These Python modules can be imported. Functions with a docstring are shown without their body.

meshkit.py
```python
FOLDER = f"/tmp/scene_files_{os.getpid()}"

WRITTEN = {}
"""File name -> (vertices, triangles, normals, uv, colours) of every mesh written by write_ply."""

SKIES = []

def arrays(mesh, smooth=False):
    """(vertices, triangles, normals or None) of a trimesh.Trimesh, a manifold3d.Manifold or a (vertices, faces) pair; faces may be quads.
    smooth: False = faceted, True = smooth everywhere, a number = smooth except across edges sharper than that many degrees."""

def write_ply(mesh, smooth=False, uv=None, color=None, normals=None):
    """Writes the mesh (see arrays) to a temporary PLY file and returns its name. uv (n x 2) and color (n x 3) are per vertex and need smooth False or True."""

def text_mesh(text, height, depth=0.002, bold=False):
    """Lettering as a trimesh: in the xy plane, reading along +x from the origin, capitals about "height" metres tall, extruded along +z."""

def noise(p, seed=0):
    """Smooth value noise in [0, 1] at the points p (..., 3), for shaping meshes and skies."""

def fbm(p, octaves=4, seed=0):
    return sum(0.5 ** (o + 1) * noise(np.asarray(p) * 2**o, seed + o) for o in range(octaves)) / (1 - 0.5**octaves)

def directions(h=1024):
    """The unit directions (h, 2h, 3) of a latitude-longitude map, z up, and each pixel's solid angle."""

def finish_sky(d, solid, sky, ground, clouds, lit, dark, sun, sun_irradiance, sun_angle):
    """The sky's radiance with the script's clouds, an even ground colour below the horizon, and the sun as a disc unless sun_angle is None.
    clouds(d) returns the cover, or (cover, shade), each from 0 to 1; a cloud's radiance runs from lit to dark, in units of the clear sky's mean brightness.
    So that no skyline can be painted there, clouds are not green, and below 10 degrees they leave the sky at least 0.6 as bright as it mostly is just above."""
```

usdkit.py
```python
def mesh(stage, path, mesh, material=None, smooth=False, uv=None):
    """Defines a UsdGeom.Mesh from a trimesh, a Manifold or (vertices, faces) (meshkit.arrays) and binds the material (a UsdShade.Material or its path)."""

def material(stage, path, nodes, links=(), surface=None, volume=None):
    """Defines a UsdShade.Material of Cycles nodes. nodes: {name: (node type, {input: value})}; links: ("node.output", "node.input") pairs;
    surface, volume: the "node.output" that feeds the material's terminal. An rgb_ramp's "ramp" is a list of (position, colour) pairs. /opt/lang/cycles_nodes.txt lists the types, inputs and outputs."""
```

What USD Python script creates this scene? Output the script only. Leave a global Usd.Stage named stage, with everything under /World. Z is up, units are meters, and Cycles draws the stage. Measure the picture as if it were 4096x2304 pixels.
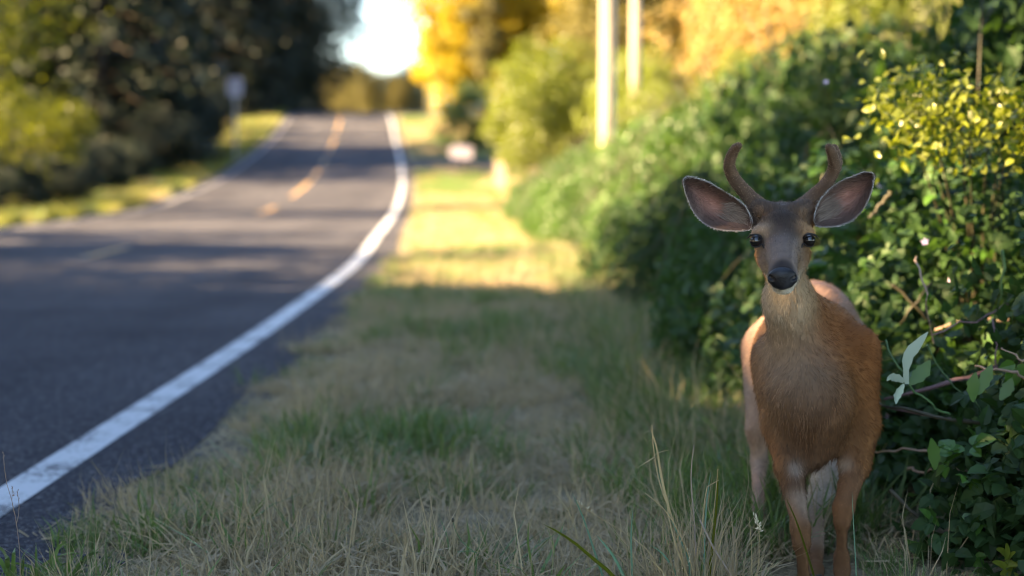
import math
import numpy as np, trimesh, usdkit, meshkit
from pxr import Usd, UsdGeom, UsdLux, UsdShade, Gf, Sdf, Vt
from scipy.interpolate import PchipInterpolator

stage = Usd.Stage.CreateInMemory()
UsdGeom.Xform.Define(stage, '/World')
PI = math.pi
T = Sdf.ValueTypeNames

# ------------------------------------------------------------------ camera, sky, sun, exposure
CAM_H, FOC, PITCH = 1.07, 55.0, math.atan(117 / 1564.4)
cam = UsdGeom.Camera.Define(stage, '/World/camera')
cam.CreateFocalLengthAttr(FOC); cam.CreateHorizontalApertureAttr(36.0); cam.CreateVerticalApertureAttr(20.25)
cam.CreateFStopAttr(1.6); cam.CreateFocusDistanceAttr(3.78)
cam.CreateExposureAttr(3.85)
cam.AddTranslateOp().Set(Gf.Vec3d(0, 0, CAM_H)); cam.AddRotateXOp().Set(90 - math.degrees(PITCH))

SUN_EL, SUN_AZ = math.radians(29.0), math.radians(-108.0)      # azimuth = atan2(x, y) of the direction towards the sun
SUN = np.array([math.cos(SUN_EL) * math.sin(SUN_AZ), math.cos(SUN_EL) * math.cos(SUN_AZ), math.sin(SUN_EL)])
usdkit.material(stage, '/World/Looks/sky_air', {
    'sky': ('sky_texture', {'sky_type': 'single_scattering', 'sun_disc': False, 'sun_elevation': SUN_EL, 'sun_rotation': SUN_AZ}),
    'bg': ('background_shader', {'strength': 0.05})}, [('sky.color', 'bg.color')], surface='bg.background')
dome = UsdLux.DomeLight.Define(stage, '/World/sky')
UsdShade.MaterialBindingAPI.Apply(dome.GetPrim()).Bind(UsdShade.Material.Get(stage, '/World/Looks/sky_air'))
dome.GetPrim().SetCustomDataByKey('kind', 'structure')
sun = UsdLux.DistantLight.Define(stage, '/World/sun')
sun.CreateNormalizeAttr(True); sun.CreateIntensityAttr(1.25); sun.CreateAngleAttr(0.5); sun.CreateColorAttr(Gf.Vec3f(1.0, 0.70, 0.37))
sun.AddTransformOp().Set(Gf.Matrix4d().SetRotate(Gf.Rotation(Gf.Vec3d(0, 0, 1), Gf.Vec3d(*map(float, SUN)))))

# ------------------------------------------------------------------ helpers
FP = FOC / 36.0 * 1024


def W(px, py, D):
    """The point seen at a position of the 1024 x 576 picture, D metres ahead."""
    u, v = (px - 512) / FP, (288 - py) / FP
    t = D / (v * math.sin(PITCH) + math.cos(PITCH))
    return np.array([u * t, D, CAM_H + t * (v * math.cos(PITCH) - math.sin(PITCH))])


names = {}


def fresh(parent, name):
    k = names.get((parent, name), 0); names[(parent, name)] = k + 1
    return f'{parent}/{name}' + (f'_{k:03d}' if k else '')


def data(p, **kw):
    for k, v in kw.items():
        if v: p.SetCustomDataByKey(k, v)
    return p


def thing(name, label, cat, loc=(0, 0, 0), rotz=0.0, group=None, scale=(1, 1, 1), kind=None):
    x = UsdGeom.Xform.Define(stage, fresh('/World', name))
    x.AddTranslateOp().Set(Gf.Vec3d(*map(float, loc))); x.AddRotateZOp().Set(math.degrees(rotz)); x.AddScaleOp().Set(Gf.Vec3f(*map(float, scale)))
    return data(x.GetPrim(), label=label, category=cat, group=group, kind=kind)


def dup(root, loc, rotz, label=None, group=None, scale=(1, 1, 1)):
    was = root.GetCustomData()
    base = root.GetName()
    if base[-3:].isdigit() and base[-4] == '_': base = base[:-4]
    r = thing(base, label or was['label'], was['category'], loc, rotz, group or was.get('group'), scale)
    r.GetReferences().AddInternalReference(root.GetPath()); r.SetInstanceable(True)
    return r


def obj(name, mesh, m, parent=None, smooth=False, **kw):
    path = fresh(str(parent.GetPath()) if parent else '/World', name)
    return data(usdkit.mesh(stage, path, mesh, '/World/Looks/' + m, smooth).GetPrim(), **kw)


def primvar(prim, name, values, interp='vertex'):
    UsdGeom.PrimvarsAPI(prim).CreatePrimvar(name, T.Color3fArray, interp).Set(Vt.Vec3fArray.FromNumpy(np.ascontiguousarray(values, np.float32)))


def norm(v):
    v = np.asarray(v, float)
    return v / np.maximum(np.linalg.norm(v, axis=-1, keepdims=True), 1e-9)


def join(parts):
    vs, fs, n = [], [], 0
    for v, f in parts:
        vs.append(v); fs.append(np.asarray(f) + n); n += len(v)
    return np.vstack(vs), np.vstack(fs)


def tube(path, radii, sides=7, cap=True):
    p = np.asarray(path, float); r = np.broadcast_to(np.asarray(radii, float), (len(p),))
    t = norm(np.gradient(p, axis=0))
    up = np.array([0, 0, 1.0]) if abs(t[0, 2]) < .9 else np.array([1.0, 0, 0])
    a = norm(np.cross(t, up)); b = np.cross(t, a)
    ang = np.arange(sides) * 2 * PI / sides
    v = (p[:, None] + r[:, None, None] * (np.cos(ang)[None, :, None] * a[:, None] + np.sin(ang)[None, :, None] * b[:, None])).reshape(-1, 3)
    i = np.arange(len(p) - 1)[:, None] * sides; j = np.arange(sides)[None]; k = (j + 1) % sides
    q = np.stack([i + j, i + k, i + sides + k, i + sides + j], -1).reshape(-1, 4)
    f = np.vstack([q[:, [0, 2, 1]], q[:, [0, 3, 2]]])
    if cap:
        v = np.vstack([v, p[0], p[-1]]); n0 = len(v) - 2; e = (len(p) - 1) * sides
        f = np.vstack([f, [[n0, a_, (a_ + 1) % sides] for a_ in range(sides)], [[n0 + 1, e + (a_ + 1) % sides, e + a_] for a_ in range(sides)]])
    return v, f


def box(lo, hi):
    b = trimesh.creation.box(bounds=[lo, hi]); return np.array(b.vertices), np.array(b.faces)


def spline(pts, n):
    pts = np.asarray(pts, float); s = np.concatenate([[0], np.cumsum(np.linalg.norm(np.diff(pts, axis=0), axis=1))])
    return PchipInterpolator(s, pts)(np.linspace(0, s[-1], n))


# ------------------------------------------------------------------ materials
def plain(name, color, rough=.7, spec=.4, **kw):
    usdkit.material(stage, '/World/Looks/' + name, {'p': ('principled_bsdf', dict(base_color=color, roughness=rough, specular_ior_level=spec, **kw))}, surface='p.BSDF')


def leaf_material(name, ramp, rough=.45, spec=.5, trans=.35, tint=(1.25, 1.25, .5), objvar=.0):
    """Every leaf its own tone (random per island), a little thinner colour passing through."""
    mid = ramp[len(ramp) // 2]
    usdkit.material(stage, '/World/Looks/' + name, {
        'g': ('geometry', {}), 'r': ('rgb_ramp', {'ramp': list(zip(np.linspace(0, 1, len(ramp)), ramp))}),
        'o': ('object_info', {}), 'ov': ('map_range', {'from_min': 0., 'from_max': 1., 'to_min': 1 - objvar, 'to_max': 1 + objvar}),
        'h': ('hsv', {'hue': .5, 'saturation': 1., 'fac': 1.}),
        'p': ('principled_bsdf', {'roughness': rough, 'specular_ior_level': spec}),
        'tc': ('mix_color', {'blend_type': 'multiply', 'fac': 1., 'b': tint, 'use_clamp': False}), 't': ('diffuse_bsdf', {}),
        'tr': ('translucent_bsdf' if TRANSLUCENT else 'diffuse_bsdf', {}), 'm': ('mix_closure', {'fac': trans})},
        [('g.random_per_island', 'r.fac'), ('r.color', 'h.color'), ('o.random', 'ov.value'), ('ov.result', 'h.value'), ('h.color', 'p.base_color'), ('h.color', 'tc.a'), ('tc.result', 'tr.color'),
         ('p.BSDF', 'm.closure1'), ('tr.BSDF', 'm.closure2')], surface='m.closure')


TRANSLUCENT = True
leaf_material('bramble_leaf', [(0.031, 0.067, 0.019), (0.070, 0.136, 0.030), (0.109, 0.184, 0.041), (0.077, 0.122, 0.041), (0.186, 0.230, 0.046), (0.109, 0.190, 0.046), (0.203, 0.136, 0.074), (0.046, 0.102, 0.041), (0.139, 0.203, 0.067)], .55, .28, .38, objvar=.25)
leaf_material('bramble_leaf_young', [(.06, .14, .02), (.09, .17, .02), (.05, .12, .03)], .4, .5, .4)
leaf_material('glow_leaf', [(.16, .19, .02), (.27, .29, .03), (.38, .36, .07), (.10, .13, .02), (.30, .25, .05)], .35, .5, .5)  # sunlight put into the colour: brighter and yellower than the bramble leaves
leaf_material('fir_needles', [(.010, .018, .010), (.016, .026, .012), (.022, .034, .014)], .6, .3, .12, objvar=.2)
leaf_material('sunny_leaf', [(.07, .08, .010), (.24, .25, .02), (.42, .39, .025), (.10, .12, .014), (.56, .50, .03), (.62, .52, .07), (.36, .35, .03)], .40, .4, .72, objvar=.2)  # sunlight put into the tones: bright yellow leaves among darker ones
leaf_material('green_leaf', [(.03, .06, .015), (.05, .09, .02), (.08, .12, .02), (.035, .07, .02)], .5, .35, .35, objvar=.2)
leaf_material('pale_leaf', [(.13, .16, .02), (.24, .25, .04), (.34, .32, .06), (.09, .13, .02), (.30, .27, .05)], .4, .5, .45, objvar=.15)
leaf_material('yellow_leaf', [(.36, .29, .015), (.44, .35, .02), (.28, .26, .02), (.42, .29, .012)], .5, .3, .4, (1.2, 1.1, .4), objvar=.1)
leaf_material('olive_leaf', [(.10, .09, .025), (.17, .15, .035), (.20, .14, .035), (.09, .11, .025)], .55, .3, .3, objvar=.15)
leaf_material('orange_leaf', [(.32, .23, .08), (.40, .32, .12), (.22, .24, .05), (.40, .24, .13), (.11, .14, .03), (.30, .29, .07), (.06, .08, .02), (.24, .22, .05)], .55, .3, .35, objvar=.15)
leaf_material('dry_blade', [(.36, .29, .18), (.54, .45, .30), (.64, .55, .40), (.40, .30, .18), (.56, .47, .32), (.16, .23, .07), (.20, .15, .10)], .6, .25, .4, (1, 1, .8), objvar=.2)
leaf_material('green_blade', [(.10, .155, .05), (.16, .215, .075), (.26, .28, .12), (.44, .37, .23), (.12, .18, .08), (.36, .30, .17)], .5, .35, .35, objvar=.2)
leaf_material('yellow_verge_blade', [(.15, .16, .03), (.24, .20, .05), (.34, .26, .09), (.11, .13, .03), (.30, .22, .08)], .6, .3, .4, objvar=.2)
plain('blade_blue_green', (.09, .17, .10), .45, .5)
plain('stalk_straw', (.36, .27, .13), .55, .4)
plain('stalk_grey', (.25, .20, .15), .6, .3)
plain('stalk_green', (.06, .11, .04), .5, .4)
plain('seed', (.50, .44, .30), .7, .3)
plain('leaf_underside', (.27, .33, .25), .7, .2)
plain('flower_petal', (.62, .48, .60), .6, .3)
plain('cane_purple', (.13, .075, .075), .55, .4)
plain('cane_dark', (.045, .04, .022), .6, .4)
plain('twig_dry', (.24, .17, .12), .7, .3)
plain('bark_dark', (.035, .028, .022), .85, .2)
plain('bark_grey', (.10, .085, .07), .85, .2)
plain('sign_white', (.36, .35, .42), .4, .5)
plain('sign_post_grey', (.30, .30, .31), .5, .5, metallic=.3)
plain('mailbox_white', (.28, .25, .29), .4, .5)
plain('post_timber', (.34, .28, .22), .8, .2)
plain('marker_dark', (.06, .05, .09), .5, .4)
leaf_material('gravel', [(.07, .07, .085), (.13, .125, .13), (.22, .20, .19), (.05, .052, .065)], .8, .2, .0, objvar=.5)
plain('eye_black', (.004, .003, .003), .04, .8)
plain('hoof_horn', (.02, .017, .016), .35, .5)
plain('lash_black', (.006, .005, .006), .5, .4)
usdkit.material(stage, '/World/Looks/nose_skin', {
    'tc': ('texture_coordinate', {}), 'v': ('voronoi_texture', {'scale': 420.}), 'b': ('bump', {'strength': .35, 'distance': .002}),
    'p': ('principled_bsdf', {'base_color': (.008, .008, .010), 'roughness': .36, 'specular_ior_level': .35})},
    [('tc.object', 'v.vector'), ('v.distance', 'b.height'), ('b.normal', 'p.normal')], surface='p.BSDF')
for nm, rough in (('coat', .85), ('fur', .7)):
    usdkit.material(stage, '/World/Looks/' + nm, {'a': ('attribute', {'attribute': 'coat'}),
        'p': ('principled_bsdf', {'roughness': rough, 'specular_ior_level': .2})}, [('a.color', 'p.base_color')], surface='p.BSDF')
usdkit.material(stage, '/World/Looks/pole_timber', {
    'g': ('texture_coordinate', {}), 'mp': ('mapping', {'scale': (14., 14., .6)}), 'n': ('noise_texture', {'scale': 1., 'detail': 4.}),
    'r': ('rgb_ramp', {'ramp': [(.3, (.20, .16, .115)), (.7, (.35, .285, .21))]}), 'p': ('principled_bsdf', {'roughness': .8})},
    [('g.object', 'mp.vector'), ('mp.vector', 'n.vector'), ('n.fac', 'r.fac'), ('r.color', 'p.base_color')], surface='p.BSDF')
usdkit.material(stage, '/World/Looks/asphalt', {
    'g': ('geometry', {}), 'v': ('voronoi_texture', {'scale': 95.}), 'v2': ('voronoi_texture', {'scale': 240.}), 'n': ('noise_texture', {'scale': .7, 'detail': 5.}),
    'sep': ('separate_color', {}), 'r': ('rgb_ramp', {'ramp': [(0., (.013, .0145, .022)), (.55, (.029, .031, .042)), (.86, (.053, .053, .064)), (1., (.14, .135, .14))]}),
    'mp': ('mapping', {'scale': (1.1, .05, 1.)}), 'nt': ('noise_texture', {'scale': 1., 'detail': 3.}), 'av': ('math', {'math_type': 'multiply_add', 'value2': .5}), 'hf': ('math', {'math_type': 'multiply', 'value2': .5}), 'nr': ('rgb_ramp', {'ramp': [(.36, (.62, .62, .66)), (.64, (1.35, 1.32, 1.26))]}), 'm': ('mix_color', {'blend_type': 'multiply', 'fac': 1., 'use_clamp': False}),
    'b': ('bump', {'strength': .8, 'distance': .006}), 'p': ('principled_bsdf', {'roughness': .9, 'specular_ior_level': .12})},
    [('g.position', 'v.vector'), ('g.position', 'v2.vector'), ('g.position', 'n.vector'), ('v.color', 'sep.color'), ('sep.r', 'r.fac'), ('r.color', 'm.a'), ('g.position', 'mp.vector'), ('mp.vector', 'nt.vector'), ('n.fac', 'hf.value1'), ('nt.fac', 'av.value1'), ('hf.value', 'av.value3'), ('av.value', 'nr.fac'), ('nr.color', 'm.b'), ('m.result', 'p.base_color'),
     ('v.distance', 'b.height'), ('b.normal', 'p.normal')], surface='p.BSDF')
for nm, c, lo in (('line_white', (.40, .42, .45), .365), ('line_worn', (.24, .24, .26), .39), ('line_yellow', (.34, .20, .045), .38)):
    usdkit.material(stage, '/World/Looks/' + nm, {
        'g': ('geometry', {}), 'n': ('noise_texture', {'scale': 55., 'detail': 4.}), 'n2': ('noise_texture', {'scale': 3., 'detail': 3.}), 'add': ('math', {'math_type': 'add'}),
        'r': ('rgb_ramp', {'ramp': [(lo * 2 + .12, (.07, .075, .09)), (lo * 2 + .2, tuple(x * .8 for x in c)), (1., c)]}),
        'v': ('voronoi_texture', {'scale': 95.}), 'b': ('bump', {'strength': .5, 'distance': .004}), 'p': ('principled_bsdf', {'roughness': .6})},
        [('g.position', 'n.vector'), ('g.position', 'n2.vector'), ('g.position', 'v.vector'), ('n.fac', 'add.value1'), ('n2.fac', 'add.value2'), ('add.value', 'r.fac'), ('r.color', 'p.base_color'), ('v.distance', 'b.height'), ('b.normal', 'p.normal')], surface='p.BSDF')
usdkit.material(stage, '/World/Looks/soil', {
    'g': ('geometry', {}), 'n': ('noise_texture', {'scale': 1.3, 'detail': 5.}), 'n2': ('noise_texture', {'scale': 40., 'detail': 4.}),
    'r': ('rgb_ramp', {'ramp': [(.3, (.09, .10, .045)), (.5, (.17, .145, .09)), (.7, (.27, .22, .14))]}),
    'r2': ('rgb_ramp', {'ramp': [(.3, (.6, .6, .6)), (.7, (1.3, 1.3, 1.3))]}), 'm': ('mix_color', {'blend_type': 'multiply', 'fac': 1., 'use_clamp': False}),
    'b': ('bump', {'strength': 1., 'distance': .03}), 'p': ('principled_bsdf', {'roughness': .95, 'specular_ior_level': .1})},
    [('g.position', 'n.vector'), ('g.position', 'n2.vector'), ('n.fac', 'r.fac'), ('n2.fac', 'r2.fac'), ('r.color', 'm.a'), ('r2.color', 'm.b'), ('m.result', 'p.base_color'), ('n2.fac', 'b.height'), ('b.normal', 'p.normal')], surface='p.BSDF')

# ------------------------------------------------------------------ terrain and road
far = [W(px, py, D) for px, py, D in ((393, 215, 38.8), (402, 187, 54.5), (401, 163, 68.6), (395, 139, 88.), (391, 119, 105.), (387.5, 112.5, 114.))]
ys = np.array([-40, 8, 16, 26] + [p[1] for p in far] + [135, 170, 230, 420.])
XR = PchipInterpolator(ys, [-1.645, -1.645, -1.75, -2.24] + [p[0] for p in far] + [-11.5, -17, -34, -100])     # right edge line
ZR = PchipInterpolator(ys, [0, 0, 0, 0.0] + [p[2] for p in far] + [5.45, 4.2, 2, 0])
ROAD_L, ROAD_R = -7.25, .40


def ground_z(x, y):
    x, y = np.asarray(x, float), np.asarray(y, float)
    t = x - XR(y); z = ZR(y)
    bumps = (meshkit.fbm(np.stack([x * .9, y * .9, x * 0 + 3], -1), 3) - .5)
    off = np.where(t > 0, t - ROAD_R, ROAD_L - t)                    # metres outside the asphalt
    z = z + np.clip(off, 0, 1.5) / 1.5 * .10 * bumps * (1 - np.exp(-((x - .8) ** 2 + (y - 4.1) ** 2) / .5))
    bank = np.clip((t - 2.55) / 2.2, 0, 1); bank = bank * bank * (3 - 2 * bank)
    z = z + bank * .75 * np.clip((58 - y) / 14, 0, 1)
    left = np.clip((ROAD_L - t - 2.2) / 8, 0, 1)
    z = z + left * left * 1.2
    hills = (meshkit.fbm(np.stack([x / 60, y / 60, x * 0 + 9], -1), 2) - .4) * 8
    return z + hills * np.clip((off - 25) / 60, 0, 1)


rows = np.unique(np.concatenate([np.arange(-40, 2, 2), np.arange(2, 30, .4), np.arange(30, 130, 1.), np.arange(130, 420.1, 10)]))
cols_right = np.concatenate([np.arange(ROAD_R, 4.2, .25), np.arange(4.2, 12, .8), [14, 18, 25, 35, 50, 80, 130, 220]])
cols_left = np.concatenate([[-260, -150, -90, -60, -45, -35, -28, -22, -18], np.arange(-16, ROAD_L, .5), [ROAD_L]])


def sheet(ts, rows, zf, dz=0.0):
    Y, Tt = np.meshgrid(rows, ts, indexing='ij'); X = XR(Y) + Tt
    v = np.stack([X, Y, zf(X, Y, Tt) + dz], -1).reshape(-1, 3)
    n, m = len(rows), len(ts); i = (np.arange(n - 1)[:, None] * m + np.arange(m - 1)[None]).ravel()
    return v, np.vstack([np.stack([i, i + 1, i + m + 1], 1), np.stack([i, i + m + 1, i + m], 1)])


obj('ground', sheet(np.unique(np.concatenate([cols_left, np.linspace(ROAD_L, ROAD_R, 9), cols_right])), rows, lambda x, y, t: ground_z(x, y)), 'soil', smooth=True, kind='structure')
road = data(UsdGeom.Xform.Define(stage, fresh('/World', 'road')).GetPrim(), kind='structure')
rrows = rows[rows <= 300]
erng = np.random.default_rng(3)


def road_z(x, y, t): return ZR(y)


av, af = sheet(np.linspace(ROAD_L, ROAD_R, 25), rrows, road_z, .006)
edge = np.abs(av[:, 0] - XR(av[:, 1]) - ROAD_R) < 1e-6                 # ragged asphalt edge by the grass
av[edge, 0] += (meshkit.fbm(np.stack([av[edge, 1] * 2.3, 0 * av[edge, 1], 0 * av[edge, 1]], -1), 3) - .55) * .22
obj('asphalt', (av, af), 'asphalt', road, smooth=True)
obj('edge_line', sheet([-.075, 0, .075], rrows, road_z, .010), 'line_white', road, smooth=True)
obj('edge_line', sheet([-6.86, -6.8, -6.74], rrows, road_z, .010), 'line_worn', road, smooth=True)  # far line paint dulled to carry the sun glare, with worn patches
for a, b in ((-20, -17), (-8, -5), (4, 7), (19, 22), (39, 43.5), (49, 64), (67, 72), (76, 88), (93, 106)):
    obj('centre_line', sheet([-3.47, -3.4, -3.33], np.arange(a, b + .1, .5), road_z, .010), 'line_yellow', road, smooth=True)
obj('driveway', sheet(np.linspace(.5, 9, 14), np.arange(63.5, 70.6, .5), lambda x, y, t: ground_z(x, y), .006), 'asphalt', kind='structure', smooth=True)


# ------------------------------------------------------------------ foliage builders
def leaves(c, n, L, w, rng, fold=.25):
    """Folded diamond leaves: centres c, normals n, length L, width w (arrays or numbers)."""
    N = len(c); n = norm(n)
    a = norm(np.cross(n, norm(rng.normal(size=(N, 3))))); b = np.cross(n, a)
    L = np.broadcast_to(L, N)[:, None] * rng.uniform(.7, 1.25, (N, 1)); w = np.broadcast_to(w, N)[:, None] * rng.uniform(.7, 1.25, (N, 1))
    v = np.stack([c - a * L / 2, c + b * w / 2 + n * w * fold - a * L * .08, c + a * L / 2, c - b * w / 2 + n * w * fold - a * L * .08], 1).reshape(-1, 3)
    i = np.arange(N)[:, None] * 4
    return v, np.vstack([i + [0, 2, 1], i + [0, 3, 2]]).reshape(2, N, 3).transpose(1, 0, 2).reshape(-1, 3)


def ball(rng, N):
    return norm(rng.normal(size=(N, 3)))


def broadleaf(rng, H, R, zlo, n, leaf, blobs=46, trunk_r=.16):
    """(trunk mesh, crown mesh): limbs that end in leaf clumps spread through an uneven crown."""
    zc, rz = (zlo + H) / 2, (H - zlo) / 2
    d = ball(rng, blobs); rad = rng.uniform(.35, .95, blobs)[:, None] ** .7
    cen = d * rad * np.array([R, R, rz]) * rng.uniform(.8, 1.12, (blobs, 1)) + [0, 0, zc]
    br = rng.uniform(.22, .42, blobs) * min(R, rz) * 1.15
    k = rng.integers(0, blobs, n); o = ball(rng, n)
    c = cen[k] + o * (br[k] * rng.uniform(.25, 1, n) ** .45)[:, None] * [1, 1, .85]
    crown = leaves(c, o * .8 + [0, 0, .5] + rng.normal(size=(n, 3)) * .55, leaf, leaf * .62, rng)
    parts = [tube(spline([[0, 0, -.3], [rng.normal() * .1, rng.normal() * .1, H * .3], [rng.normal() * .25, rng.normal() * .25, H * .85]], 8), np.linspace(trunk_r, trunk_r * .25, 8), 8)]
    for j in range(0, blobs, 4):
        z0 = min(max(cen[j, 2] * .6, zlo * .6), H * .7)
        parts.append(tube(spline([[0, 0, z0], cen[j] * [.5, .5, 0] + [0, 0, (z0 + cen[j, 2]) / 2], cen[j]], 5), np.linspace(trunk_r * .35, .02, 5), 5))
    return join(parts), crown


def conifer(rng, H, R, zlo, per, leaf=.42):
    cs, ns, parts = [], [], [tube([[0, 0, -.3], [0, 0, H * .5], [0, 0, H]], [H * .016, H * .010, .02], 8)]
    for z in np.arange(zlo, H * .98, H * .026):
        f = 1 - (z - zlo) / (H - zlo); reach = R * (f ** .75) * rng.uniform(.8, 1.15) + .15
        for a in rng.uniform(0, 2 * PI) + np.arange(7) * 2 * PI / 7:
            a += rng.normal() * .2; l = reach * rng.uniform(.75, 1.15); s = rng.uniform(.1, 1, per) ** .7
            p = np.stack([np.cos(a) * l * s, np.sin(a) * l * s, z + .12 * l * s - .42 * l * s ** 2], 1)
            p += rng.normal(size=(per, 3)) * [.16, .16, .12] * (.5 + l * .18)
            cs.append(p); ns.append(np.tile([np.cos(a) * .4, np.sin(a) * .4, 1.0], (per, 1)) + rng.normal(size=(per, 3)) * .6)
            if f > .25: parts.append(tube([[0, 0, z], [np.cos(a) * l * .9, np.sin(a) * l * .9, z - .25 * l]], [.05, .015], 4, False))
    return join(parts), leaves(np.vstack(cs), np.vstack(ns), leaf, leaf * .5, rng)


def tree(name, label, x, y, meshes, mats, cat='tree', rotz=0., scale=1., group=None, sink=.1):
    t = thing(name, label, cat, (x, y, float(ground_z(x, y)) - sink), rotz, group, (scale,) * 3)
    obj('trunk', meshes[0], mats[0], t, smooth=50); obj('crown', meshes[1], mats[1], t)
    return t


def place(root, x, y, rotz, scale, label=None, group=None):
    return dup(root, (x, y, float(ground_z(x, y)) - .1), rotz, label, group, (scale,) * 3 if np.ndim(scale) == 0 else scale)


R = np.random.default_rng
# --- the hedgerow on the left that keeps the near road in the shade (beside and behind the camera)
shade = broadleaf(R(11), 11.5, 2.9, .2, 15000, .30, 70)
lab = 'tall leafy tree in the shading row left of the road'
first = None
for i, (x, y, s, h) in enumerate([(-14.2, -13, 1, 1.6), (-14.6, -9.2, 1.05, 1.7), (-13.8, -5.6, 1, 1.5), (-14.4, -1.8, 1., 1.7), (-14, 1.70, 1.0, 1.4), (-14.3, 9.4, 1.0, 1.06), (-13.9, 11.6, 1.06, .82), (-14.6, 13.6, .9, .74),
                               (-19.5, -11, 1.1, 1.8), (-19, -7, 1, 1.7), (-20, -3, 1.1, 1.8), (-19.4, 1, 1, 1.6), (-19, 10.6, 1.05, 1.0), (-19.6, 13, 1.0, .85), (-14.2, 22.4, .62, .64), (-14.6, 24.0, .58, .6), (-14.4, 29.4, .42, .42),
                               (13, -9, 1.1, 1.5), (12.5, -4, 1.15, 1.5), (12, 1, 1.1, 1.5), (12, 6, 1.1, 1.5), (12.5, 11, 1.15, 1.5), (13.5, 15, 1.1, 1.6)]):  # right-hand entries are unseen trees added to cut the sky light
    if x < -12: y -= (.5 - x) * .325
    lb, gp = (lab, 'trees of the shading row left of the road') if x < -12 else ('unseen tall leafy tree added right of the camera to block sky light', 'trees added right of the camera to block the sky')
    if first is None: first = tree('hedgerow_tree', lab, x, y, shade, ('bark_grey', 'green_leaf'), rotz=i, scale=s, group=gp)
    else: place(first, x, y, i * 1.7, (s, s, h), lb, gp)
place(first, -14.0, .5, 2.2, .82); place(first, -13.6, 2.2, 4.2, .82); place(first, -17, -.8, 1.2, (.95, .95, .90)); place(first, -17, 1.6, 5.2, (.95, .95, .90))
canopy = broadleaf(R(12), 16, 4.6, 7.0, 12000, .42, 80, .3)
cn = tree('canopy_tree', 'unseen tall tree added so its high crown shades above the sun gap left of the road', -14.4, .7, canopy, ('bark_grey', 'green_leaf'), scale=1.74)  # unseen, added so the crown cuts the sun above the gap
sparse = broadleaf(R(13), 11, 2.4, 1.0, 2600, .26, 34, .12)
spt = tree('thin_tree', 'thin-leaved tree at the end of the shading row left of the road', -14.2, 11.4, sparse, ('bark_grey', 'green_leaf'), group='thin-leaved trees at the end of the shading row', scale=.8)
place(spt, -14.3, 22.6, 2.1, .7); place(spt, -14.1, 14.4, 1.1, .92); place(spt, -19.5, 10.2, 4.1, .9)
broad = broadleaf(R(14), 21, 5.6, 1.0, 9000, .45, 80, .35)
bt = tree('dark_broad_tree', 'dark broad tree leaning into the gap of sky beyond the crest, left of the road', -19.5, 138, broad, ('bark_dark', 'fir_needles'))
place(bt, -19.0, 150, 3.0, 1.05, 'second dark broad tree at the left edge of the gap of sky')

# --- left of the road, in view
sunny = broadleaf(R(21), 12, 3.0, .2, 8500, .19, 90)
sl = tree('sunlit_tree', 'yellow-green sunlit tree at the left edge of the picture', -13.2, 36.6, sunny, ('bark_grey', 'sunny_leaf'))
place(sl, -21.5, 56, 2.1, 1.15, 'taller sunlit tree behind the one at the left edge')
place(sl, -27.5, 62, 4.4, 1.2, 'sunlit tree farthest left in the second row')
low = broadleaf(R(22), 3.3, 1.9, .05, 4500, .15, 46, .05)
sh = tree('sunlit_shrub', 'low sunlit shrub nearest to the road under the leftmost tree', -13.4, 43, low, ('bark_grey', 'sunny_leaf'), 'shrub')
place(sh, -16.2, 50, 1.2, 1.05, 'low sunlit shrub behind the nearest one on the left verge')
place(sh, -17.2, 58, 3.2, 1.0, 'low sunlit shrub between the second shrub and the dark firs')
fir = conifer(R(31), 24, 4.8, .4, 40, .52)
FG = 'dark firs along the left side of the road'
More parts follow.
